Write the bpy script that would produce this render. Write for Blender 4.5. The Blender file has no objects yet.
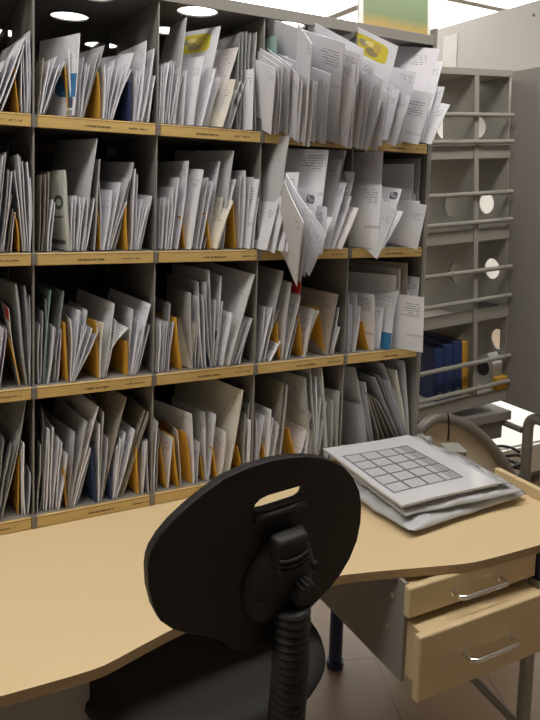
import bpy, bmesh, math, random
from mathutils import Vector, Matrix, noise
random.seed(7)
S = bpy.context.scene
COL = S.collection
R = math.radians
V = Vector

# ---------------------------------------------------------------- materials
class N:
    """small node-tree writer"""
    def __init__(s, name):
        s.m = bpy.data.materials.new(name); s.m.use_nodes = True
        s.t = s.m.node_tree; s.b = s.t.nodes['Principled BSDF']
    def n(s, kind, **k):
        x = s.t.nodes.new('ShaderNode' + kind)
        for a, v in k.items(): setattr(x, a, v)
        return x
    def put(s, sock, v):
        if isinstance(v, bpy.types.NodeSocket): s.t.links.new(v, sock)
        else: sock.default_value = v
    def math(s, op, a, b=0.0, c=None):
        x = s.n('Math', operation=op); s.put(x.inputs[0], a); s.put(x.inputs[1], b)
        if c is not None: s.put(x.inputs[2], c)
        return x.outputs[0]
    def mix(s, f, a, b, mode='MIX'):
        x = s.n('Mix', data_type='RGBA', blend_type=mode)
        s.put(x.inputs[0], f); s.put(x.inputs[6], a); s.put(x.inputs[7], b)
        return x.outputs[2]
    def noise(s, scale, vec=None, detail=3.0, rough=.5):
        x = s.n('TexNoise'); x.inputs['Scale'].default_value = scale
        x.inputs['Detail'].default_value = detail; x.inputs['Roughness'].default_value = rough
        if vec is not None: s.put(x.inputs['Vector'], vec)
        return x.outputs[0]
    def coord(s, which='Object'):
        return s.n('TexCoord').outputs[which]
    def bump(s, h, strength=.2, dist=.002):
        x = s.n('Bump'); x.inputs['Strength'].default_value = strength; x.inputs['Distance'].default_value = dist
        s.put(x.inputs['Height'], h); s.put(s.b.inputs['Normal'], x.outputs[0])

def c4(c): return (c[0], c[1], c[2], 1)

def plain(name, col, rough=.5, metal=0, var=.08, scale=6, bump=0, bscale=200, stretch=None):
    g = N(name); co = g.coord()
    if stretch:
        mp = g.n('Mapping'); mp.inputs['Scale'].default_value = stretch; g.put(mp.inputs[0], co); co = mp.outputs[0]
    f = g.noise(scale, co, 4)
    lo = c4([x*(1-var) for x in col]); hi = c4([min(1, x*(1+var)) for x in col])
    g.put(g.b.inputs['Base Color'], g.mix(f, lo, hi))
    g.b.inputs['Roughness'].default_value = rough; g.b.inputs['Metallic'].default_value = metal
    if bump: g.bump(g.noise(bscale, co, 3), bump)
    return g.m

def glow(name, col, power):
    g = N(name); g.b.inputs['Base Color'].default_value = c4(col)
    g.put(g.b.inputs['Emission Color'], g.mix(g.noise(2, g.coord(), 2), c4([x*.97 for x in col]), c4(col)))
    g.b.inputs['Emission Strength'].default_value = power
    return g.m

def paper(name, col, ink=(.05, .05, .07), rect=None, pitch=.0065, dense=.5, spots=(), rough=.6, coat=0, wrinkle=.15, var=.12, inkf=.6):
    """paper with printed rows of writing inside rect=(u0,u1,v0,v1) metres from the front top corner, and printed spots"""
    g = N(name)
    uv = g.n('UVMap'); uv.uv_map = 'UVMap'
    sp = g.n('SeparateXYZ'); g.put(sp.inputs[0], uv.outputs[0]); u, v = sp.outputs[0], sp.outputs[1]
    rnd = g.n('ObjectInfo').outputs['Random']
    co = g.coord()
    f = g.math('MULTIPLY_ADD', rnd, 1.0, 0.0)
    base = g.mix(f, c4([x*(1-var) for x in col]), c4([min(1, x*(1+var*.5)) for x in col]))
    base = g.mix(g.math('MULTIPLY', g.noise(14, co, 3), .25), base, c4([x*.8 for x in col]))
    for (u0, v0, ru, rv, sc, hard) in spots:
        du = g.math('DIVIDE', g.math('SUBTRACT', u, u0), ru); dv = g.math('DIVIDE', g.math('SUBTRACT', v, v0), rv)
        d = g.math('ADD', g.math('POWER', g.math('ABSOLUTE', du), hard), g.math('POWER', g.math('ABSOLUTE', dv), hard))
        base = g.mix(g.math('LESS_THAN', d, 1.0), base, c4(sc))
    if rect:
        u0, u1, v0, v1 = rect
        off = g.math('MULTIPLY', g.math('SUBTRACT', rnd, .5), .02)
        vv = g.math('ADD', v, off)
        line = g.math('FLOOR', g.math('DIVIDE', vv, pitch))
        fr = g.math('FRACT', g.math('DIVIDE', vv, pitch))
        row = g.math('LESS_THAN', fr, .42)
        cm = g.n('CombineXYZ'); g.put(cm.inputs[0], g.math('MULTIPLY', u, 170)); g.put(cm.inputs[1], g.math('MULTIPLY', line, 7.3)); g.put(cm.inputs[2], g.math('MULTIPLY', rnd, 91))
        word = g.math('GREATER_THAN', g.noise(1.0, cm.outputs[0], 1), 1 - dense)
        c2 = g.n('CombineXYZ'); g.put(c2.inputs[0], g.math('MULTIPLY', line, 3.7)); g.put(c2.inputs[1], g.math('MULTIPLY', rnd, 53))
        wid = g.math('MULTIPLY_ADD', g.noise(1.0, c2.outputs[0], 0), (u1-u0)*1.1, u0 + (u1-u0)*.2)
        m = g.math('MULTIPLY', g.math('GREATER_THAN', u, u0), g.math('LESS_THAN', u, g.math('MINIMUM', wid, u1)))
        m = g.math('MULTIPLY', m, g.math('MULTIPLY', g.math('GREATER_THAN', vv, v0), g.math('LESS_THAN', vv, v1)))
        m = g.math('MULTIPLY', m, g.math('MULTIPLY', row, word))
        base = g.mix(g.math('MULTIPLY', m, inkf), base, c4(ink))
    g.put(g.b.inputs['Base Color'], base)
    g.b.inputs['Roughness'].default_value = rough
    g.b.inputs['Coat Weight'].default_value = coat
    g.bump(g.noise(28, co, 4), wrinkle, .004)
    return g.m

M = {}
M['steel'] = plain('painted_grey_steel', (.25, .235, .215), .45, .1, .05, 3, .05, 600)
M['steel_dark'] = plain('dark_grey_steel', (.18, .165, .15), .5, .2, .08, 4)
M['dark_depth'] = plain('dark_depth_board', (.13, .11, .09), .7, 0, .2, 5)
M['grey_beige'] = plain('grey_beige_board', (.345, .33, .295), .55, 0, .05, 4, .06, 500)
M['warm_grey'] = plain('warm_grey_laminate', (.27, .25, .23), .55, 0, .05, 5, .1, 700)
M['black'] = plain('black_plastic', (.011, .0095, .009), .5, 0, .15, 30, .12, 900)
M['black'].node_tree.nodes['Principled BSDF'].inputs['Specular IOR Level'].default_value = .35
M['black_pad'] = plain('black_fabric', (.010, .009, .009), .75, 0, .2, 80, .3, 1200)
M['navy'] = plain('navy_paint', (.02, .03, .075), .4, .2, .1, 5)
M['tube'] = plain('grey_tube_paint', (.27, .255, .225), .4, .3, .06, 6)
M['chrome'] = plain('brushed_chrome', (.75, .74, .72), .18, 1, .04, 40)
M['wood'] = plain('birch_front', (.60, .46, .265), .45, 0, .07, 5, .03, 60, (1, 1, 9))
M['desk'] = plain('birch_laminate', (.68, .53, .31), .38, 0, .05, 2.2, .04, 700)
M['ply'] = plain('plywood_edge', (.36, .24, .12), .6, 0, .3, 25, .1, 120, (2, 2, 22))
M['blue'] = plain('navy_board_file', (.025, .05, .16), .5, 0, .15, 9)
M['orange'] = plain('ochre_board', (.70, .38, .045), .6, 0, .08, 8)
M['rear_board'] = plain('tan_board', (.33, .27, .19), .6, 0, .2, 6)
M['white_wall'] = plain('white_paint', (.80, .79, .76), .8, 0, .03, 1.5)
M['ceiling'] = plain('white_ceiling', (.85, .85, .84), .8, 0, .02, 2)
M['rubber'] = plain('black_rubber_cable', (.012, .012, .013), .5)
M['olive'] = plain('olive_grey_card', (.20, .185, .14), .7, 0, .1, 9)
M['trim'] = plain('grey_plastic_trim', (.3, .29, .27), .5)

g = N('tile_floor'); co = g.coord()
br = g.n('TexBrick'); br.offset = 0; br.inputs['Scale'].default_value = 1.0
br.inputs['Brick Width'].default_value = .33; br.inputs['Row Height'].default_value = .33; br.inputs['Mortar Size'].default_value = .004
br.inputs['Color1'].default_value = (.275, .195, .125, 1); br.inputs['Color2'].default_value = (.255, .18, .115, 1); br.inputs['Mortar'].default_value = (.17, .125, .09, 1)
mp = g.n('Mapping'); mp.inputs['Rotation'].default_value = (0, 0, .35); g.put(mp.inputs[0], co); g.put(br.inputs[0], mp.outputs[0])
g.put(g.b.inputs['Base Color'], g.mix(g.math('MULTIPLY', g.noise(9, co, 4), .3), br.outputs[0], (.31, .225, .15, 1)))
g.b.inputs['Roughness'].default_value = .4
M['floor'] = g.m

# label strips: wood tone with rows of tiny print
g = N('printed_label_strip'); co = g.coord(); sp = g.n('SeparateXYZ'); g.put(sp.inputs[0], co)
rnd = g.n('ObjectInfo').outputs['Random']
mp = g.n('Mapping'); mp.inputs['Scale'].default_value = (14, 14, 160); g.put(mp.inputs[0], co)
wood = g.mix(g.noise(1, mp.outputs[0], 4), (.44, .29, .095, 1), (.66, .46, .175, 1))
x, z = sp.outputs[0], sp.outputs[2]
def textrow(zc, hh, x0, x1, seed, dens):
    cm = g.n('CombineXYZ'); g.put(cm.inputs[0], g.math('MULTIPLY', x, 420)); g.put(cm.inputs[1], g.math('MULTIPLY_ADD', rnd, 37, seed)); g.put(cm.inputs[2], g.math('MULTIPLY', z, 200))
    m = g.math('GREATER_THAN', g.noise(1, cm.outputs[0], 1), dens)
    m = g.math('MULTIPLY', m, g.math('LESS_THAN', g.math('ABSOLUTE', g.math('SUBTRACT', z, zc)), hh))
    sh = g.math('MULTIPLY', g.math('SUBTRACT', rnd, .5), .05)
    xx = g.math('ADD', x, sh)
    return g.math('MULTIPLY', m, g.math('MULTIPLY', g.math('GREATER_THAN', xx, x0), g.math('LESS_THAN', xx, x1)))
wood = g.mix(g.math('MULTIPLY', textrow(.0105, .0024, .105, .165, 3.1, .42), .85), wood, (.045, .02, .012, 1))
wood = g.mix(g.math('MULTIPLY', textrow(.0115, .002, .205, .25, 9.7, .45), .8), wood, (.05, .035, .02, 1))
wood = g.mix(g.math('MULTIPLY', textrow(.020, .0016, .02, .26, 5.3, .66), .7), wood, (.10, .05, .02, 1))
wood = g.mix(g.math('LESS_THAN', g.math('ABSOLUTE', g.math('SUBTRACT', z, .0238)), .0007), wood, (.16, .10, .04, 1))
g.put(g.b.inputs['Base Color'], wood); g.b.inputs['Roughness'].default_value = .42
M['strip'] = g.m

W = (.755, .755, .80)
ADDR = (.012, .075, .018, .062)
P = {
 'w': paper('white_letter_paper', W, rect=(.008, .05, .02, .042), pitch=.0052, dense=.52, inkf=.58),
 'a': paper('addressed_letter_paper', W, rect=ADDR, pitch=.0068, dense=.6, spots=[(.02, .115, .035, .004, (.55, .55, .56), 6)]),
 'c': paper('cream_letter_paper', (.70, .665, .57), rect=ADDR, dense=.45),
 'g': paper('shadow_grey_paper', (.52, .52, .53), rect=(.02, .09, .03, .07), dense=.4, var=.2),  # shadow on large envelopes, put into the paper colour as grey
 'p': paper('plastic_wrapped_paper', (.44, .445, .44), rect=(.01, .12, .02, .2), ink=(.22, .23, .22), pitch=.02, dense=.42, rough=.22, coat=.6, wrinkle=.5, var=.25),
 'k': paper('brown_grey_paper', (.37, .33, .28), rect=(.01, .14, .02, .2), ink=(.16, .12, .1), pitch=.018, dense=.45, var=.25),
 'o': paper('ochre_divider_card', (.70, .37, .04), rough=.55, var=.1, wrinkle=.05),
 'b': paper('navy_divider_card', (.03, .05, .13), rough=.5, wrinkle=.05),
 't': paper('teal_letter_paper', (.30, .45, .40), rect=(.01, .05, .02, .05), dense=.45),
 'l': paper('lavender_letter_paper', (.70, .68, .73), rect=(.03, .09, .02, .05), dense=.5),
 'y': paper('letter_with_yellow_print', W, spots=[(.105, .036, .075, .024, (.66, .55, .05), 5), (.095, .044, .028, .010, (.30, .25, .12), 2), (.135, .030, .022, .008, (.36, .33, .20), 2), (.075, .03, .016, .012, (.55, .40, .10), 3), (.11, .026, .02, .006, (.8, .72, .3), 2)]),
 'e': paper('letter_with_blue_print', W, rect=(.004, .05, .02, .05), spots=[(.012, .112, .075, .026, (.03, .17, .36), 3), (.02, .150, .012, .012, (.05, .07, .12), 6), (.02, .172, .012, .006, (.2, .22, .26), 6)], dense=.4),
 'i': paper('letter_with_pink_print', (.74, .70, .70), ink=(.38, .12, .16), rect=(.01, .10, .015, .11), pitch=.012, dense=.42),
 's': paper('letter_with_dark_stamp', W, rect=(.03, .09, .04, .075), spots=[(.022, .022, .013, .011, (.13, .13, .15), 4), (.019, .024, .007, .004, (.36, .36, .38), 2), (.028, .018, .004, .005, (.5, .5, .5), 2)]),
 'r': paper('letter_with_red_band', (.55, .53, .5), spots=[(.02, .006, .045, .022, (.50, .025, .02), 6)]),
 'n': paper('densely_printed_paper', (.68, .67, .67), rect=(.008, .12, .01, .13), pitch=.006, dense=.5),
 'N': paper('folded_newspaper', (.50, .50, .46), rect=(.01, .16, .16, .19), pitch=.016, dense=.5, spots=[(.025, .072, .022, .016, (.06, .08, .06), 2.2), (.025, .072, .012, .008, (.48, .50, .45), 2), (.05, .105, .045, .0025, (.12, .12, .11), 6), (.05, .162, .045, .005, (.08, .09, .08), 6)]),
 'v': paper('letter_with_violet_edge', (.62, .58, .66)),
 'm': paper('magazine_cover', (.52, .53, .48), spots=[(.10, .075, .035, .07, (.36, .10, .09), 3), (.06, .15, .05, .03, (.30, .36, .28), 2), (.04, .05, .02, .03, (.6, .58, .5), 2)], rect=(.01, .15, .02, .2), ink=(.28, .2, .18), pitch=.016, dense=.45, rough=.3),
}

# ---------------------------------------------------------------- mesh helpers
def obj(name, bm, mat, parent=None, smooth=False, loc=None, angle=None):
    me = bpy.data.meshes.new(name); bmesh.ops.recalc_face_normals(bm, faces=bm.faces); bm.to_mesh(me); bm.free()
    for m in (mat if isinstance(mat, (list, tuple)) else [mat]): me.materials.append(m)
    if smooth:
        for p in me.polygons: p.use_smooth = True
        if angle: me.set_sharp_from_angle(angle=R(angle))
    o = bpy.data.objects.new(name, me); COL.objects.link(o)
    if loc is not None: o.location = loc
    if parent is not None: o.parent = parent
    return o
def tag(o, label, cat, group=None):
    o['label'] = label; o['category'] = cat
    if group: o['group'] = group
    return o
def empty(name, label, cat, loc=(0, 0, 0), rz=0, group=None):
    o = bpy.data.objects.new(name, None); o.empty_display_size = .05; COL.objects.link(o); o.location = loc; o.rotation_euler = (0, 0, rz)
    return tag(o, label, cat, group)
def struct(name, bm, mat):
    o = obj(name, bm, mat); o['kind'] = 'structure'; return o
def box(bm, x0, x1, y0, y1, z0, z1, bev=0, seg=2, mi=0):
    vs = [bm.verts.new((x, y, z)) for x in (x0, x1) for y in (y0, y1) for z in (z0, z1)]
    q = [(0, 1, 3, 2), (4, 6, 7, 5), (0, 4, 5, 1), (2, 3, 7, 6), (0, 2, 6, 4), (1, 5, 7, 3)]
    fs = [bm.faces.new([vs[i] for i in f]) for f in q]
    for f in fs: f.material_index = mi
    if bev:
        es = list({e for f in fs for e in f.edges})
        bmesh.ops.bevel(bm, geom=es, offset=bev, segments=seg, profile=.5, affect='EDGES')
    return bm
def bx(*a, **k): return box(bmesh.new(), *a, **k)
def tube(bm, pts, r, seg=12, caps=True, closed=False, rf=None):
    pts = [V(p) for p in pts]; n = len(pts); rings = []
    t0 = (pts[1]-pts[0]).normalized(); ref = V((0, 0, 1)) if abs(t0.z) < .9 else V((1, 0, 0))
    a = t0.cross(ref).normalized()
    for i, p in enumerate(pts):
        t = ((pts[(i+1) % n] if (closed or i < n-1) else p) - (pts[i-1] if (closed or i > 0) else p)).normalized()
        a = (a - t*a.dot(t)).normalized(); b = t.cross(a); rr = r if rf is None else rf(i/(n-1))*r
        rings.append([bm.verts.new(p + (a*math.cos(2*math.pi*k/seg) + b*math.sin(2*math.pi*k/seg))*rr) for k in range(seg)])
    for i in range(n if closed else n-1):
        A, B = rings[i], rings[(i+1) % n]
        for k in range(seg): bm.faces.new((A[k], A[(k+1) % seg], B[(k+1) % seg], B[k]))
    if caps and not closed:
        bm.faces.new(rings[0]); bm.faces.new(rings[-1][::-1])
    return bm
def rounded(pts, r, n=6):
    """polyline with its inner corners rounded"""
    pts = [V(p) for p in pts]; out = [pts[0]]
    for i in range(1, len(pts)-1):
        a, b, c = pts[i-1], pts[i], pts[i+1]
        p0 = b + (a-b).normalized()*r; p1 = b + (c-b).normalized()*r
        for k in range(n+1):
            t = k/n; out.append(p0*(1-t)**2 + b*2*t*(1-t) + p1*t*t)
    return out + [pts[-1]]
def prism(bm, outer, holes, origin, ux, uy, thick):
    """plate with holes: outline in 2D, swept by thick along ux x uy"""
    origin, ux, uy = V(origin), V(ux), V(uy); nz = ux.cross(uy)
    edges = []; loops = []
    for lp in [outer] + list(holes):
        vs = [bm.verts.new(origin + ux*p[0] + uy*p[1]) for p in lp]
        loops.append(vs); edges += [bm.edges.new((vs[i], vs[(i+1) % len(vs)])) for i in range(len(vs))]
    fs = [f for f in bmesh.ops.triangle_fill(bm, edges=edges, use_beauty=True)['geom'] if isinstance(f, bmesh.types.BMFace)]
    top = {}
    for lp in loops:
        for v in lp: top[v] = bm.verts.new(v.co + nz*thick)
    for f in fs: bm.faces.new([top[v] for v in reversed(f.verts)])
    for lp in loops:
        for i in range(len(lp)):
            a, b = lp[i], lp[(i+1) % len(lp)]
            f = bm.faces.new((a, b, top[b], top[a])); f.material_index = 1
    return bm
def circ(x, y, r, n=40): return [(x + r*math.cos(2*math.pi*k/n), y + r*math.sin(2*math.pi*k/n)) for k in range(n)]
def rect(x0, x1, y0, y1): return [(x0, y0), (x1, y0), (x1, y1), (x0, y1)]

# ---------------------------------------------------------------- room
struct('floor', bx(-3, 7, -3, 7, -.05, 0), M['floor'])
struct('ceiling', bx(-3, 7, -3, 7, 2.80, 2.85), M['ceiling'])
struct('wall_back', bx(-3, 7, 6.9, 7, 0, 2.80), M['white_wall'])
struct('wall_front', bx(-3, 7, -3, -2.9, 0, 2.80), M['white_wall'])
struct('wall_left', bx(-3, -2.9, -2.9, 6.9, 0, 2.80), M['white_wall'])
struct('wall_right', bx(6.9, 7, -2.9, 6.9, 0, 2.80), M['white_wall'])
struct('baseboard_back', bx(-2.9, 6.9, 6.88, 6.9, 0, .09), M['trim'])
struct('baseboard_right', bx(6.88, 6.9, -2.9, 6.88, 0, .09), M['trim'])

GLOW_FAR = glow('far_ceiling_glow', (1, .985, .95), 3.2)
DIFF_NEAR = glow('near_light_diffuser', (1, .965, .91), 11.8)
def glow_panel(x, y, w, h, diff, label, group):
    t = empty('glow_panel', label, 'ceiling light', (x, y, 2.80), 0, group)
    bm = bmesh.new()
    for a in ((-w/2, w/2, -h/2, -h/2+.012), (-w/2, w/2, h/2-.012, h/2), (-w/2, -w/2+.012, -h/2+.012, h/2-.012), (w/2-.012, w/2, -h/2+.012, h/2-.012)):
        box(bm, *a, -.03, -.001)
    obj('light_frame', bm, M['ceiling'], t)
    obj('diffuser', bx(-w/2+.012, w/2-.012, -h/2+.012, h/2-.012, -.026, -.006), diff, t)
for ix in range(5):  # added glowing tiles make the plain white ceiling behind look overexposed
    for iy in range(4):
        glow_panel(.9 + ix*1.2, 2.9 + iy*1.05, 1.14, 1.0, GLOW_FAR, 'added glowing panel standing in for the bright white ceiling behind the mail frames', 'added glowing panels for the bright ceiling behind the frames')
for x, y in ((-1.1, .95), (.25, .95), (1.6, .95)):
    glow_panel(x, y, 1.2, .45, DIFF_NEAR, 'ceiling light panel over the sorting desk, outside the picture', 'ceiling lights over the desk')

# ---------------------------------------------------------------- sorting frame with the mail
ROWZ = [1.648, 1.348, 1.048, .748]
DIVX = [-.05, .227, .504, .779, 1.061, 1.322]
Y0, Y1 = 1.535, 1.90
TOPZ = 1.936
fr = empty('mail_sorting_frame', 'grey steel pigeonhole frame on the desk, its bays stuffed with upright mail', 'shelving', (.64, 1.72, .72))
def fp(name, bm, mat, **k):
    bmesh.ops.translate(bm, verts=bm.verts, vec=(-.64, -1.72, -.72)); return obj(name, bm, mat, fr, **k)
HOLES = [.372, .625, .878, 1.122]
prm = prism(bmesh.new(), rect(-.054, 1.326, Y0, Y1), [circ(x, 1.603, .050) for x in HOLES + [.115]] + [circ(x, 1.842, .048) for x in (.105, .362, .63, .89, 1.15)], (0, 0, TOPZ), (1, 0, 0), (0, 1, 0), .004)
fp('top_panel', prm, M['steel'])
fp('top_lip', bx(-.054, 1.326, Y0-.004, Y0-.0005, TOPZ-.006, TOPZ+.022, .001), M['steel'])
for x in (DIVX[0], DIVX[-1]):
    sgn = -1 if x < 0 else 1
    fp('side_panel', bx(min(x, x+sgn*.004), max(x, x+sgn*.004), Y0-.004, Y1, .7205, TOPZ-.0005), M['steel'])
fp('corner_post', bx(1.3275, 1.337, Y0-.004, Y0+.02, .7205, TOPZ+.045, .002), M['steel'])
for x in DIVX[1:-1]:
    for z0, z1 in zip([.7485, 1.0485, 1.3485, 1.6485], [1.0265, 1.3265, 1.6265, TOPZ-.0005]):
        fp('divider', bx(x-.0017, x+.0017, Y0+.0005, Y1, z0, z1, .0006, 1), M['steel'])
for z in ROWZ:
    fp('shelf', bx(DIVX[0]+.0005, DIVX[-1]-.0005, Y0+.0005, Y1, z-.021 if z > .8 else .7205, z), M['steel'])
for z in ROWZ:
    for i in range(5):
        bm = bx(0, DIVX[i+1]-DIVX[i]-.012, -.006, 0, 0, .0275, .0012, 1)
        o = obj('label_strip', bm, M['strip'], fr, loc=(DIVX[i]+.006-.64, Y0-.0005-1.72, z-.0275-.72))
    for x in DIVX[1:-1]:
        fp('strip_clip', bx(x-.0055, x+.0055, Y0-.008, Y0, z-.028, z-.001, .0008, 1), M['steel_dark'])

# second frame standing back to back behind it
rf = empty('mail_sorting_frame', 'rear pigeonhole frame standing back to back behind the mail filled frame', 'shelving', (.64, 2.09, .72))
def rp(name, bm, mat):
    bmesh.ops.translate(bm, verts=bm.verts, vec=(-.64, -2.09, -.72)); return obj(name, bm, mat, rf)
rp('top_panel', prism(bmesh.new(), rect(-.054, 1.326, 1.9004, 2.27), [circ(x, 2.155, .05) for x in (.245, .52, .80, 1.08)], (0, 0, TOPZ), (1, 0, 0), (0, 1, 0), .004), M['steel'])
for x in (-.054, 1.3225):
    rp('side_panel', bx(x, x+.0035, 1.905, 2.27, .7205, TOPZ-.0005), M['steel'])
rp('back_panel', bx(-.05, 1.322, 2.262, 2.27, .7205, TOPZ-.0005), M['dark_depth'])  # added dark sheet closing the open rear side, keeps the depth dark
for z in ROWZ:
    rp('shelf', bx(-.05, 1.322, 1.905, 2.261, z-.021 if z > .8 else .7205, z), M['steel_dark'])
for z in ROWZ[:3]:
    rp('rail', bx(-.05, 1.322, 2.24, 2.261, z-.05, z-.0215, .001, 1), M['rear_board'])
for x in DIVX[1:-1]:
    for z0, z1 in zip([.7485, 1.0485, 1.3485, 1.6485], [1.0265, 1.3265, 1.6265, TOPZ-.0005]):
        rp('divider', bx(x-.0017, x+.0017, 1.99, 2.235, z0, z1), M['steel_dark'])

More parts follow.
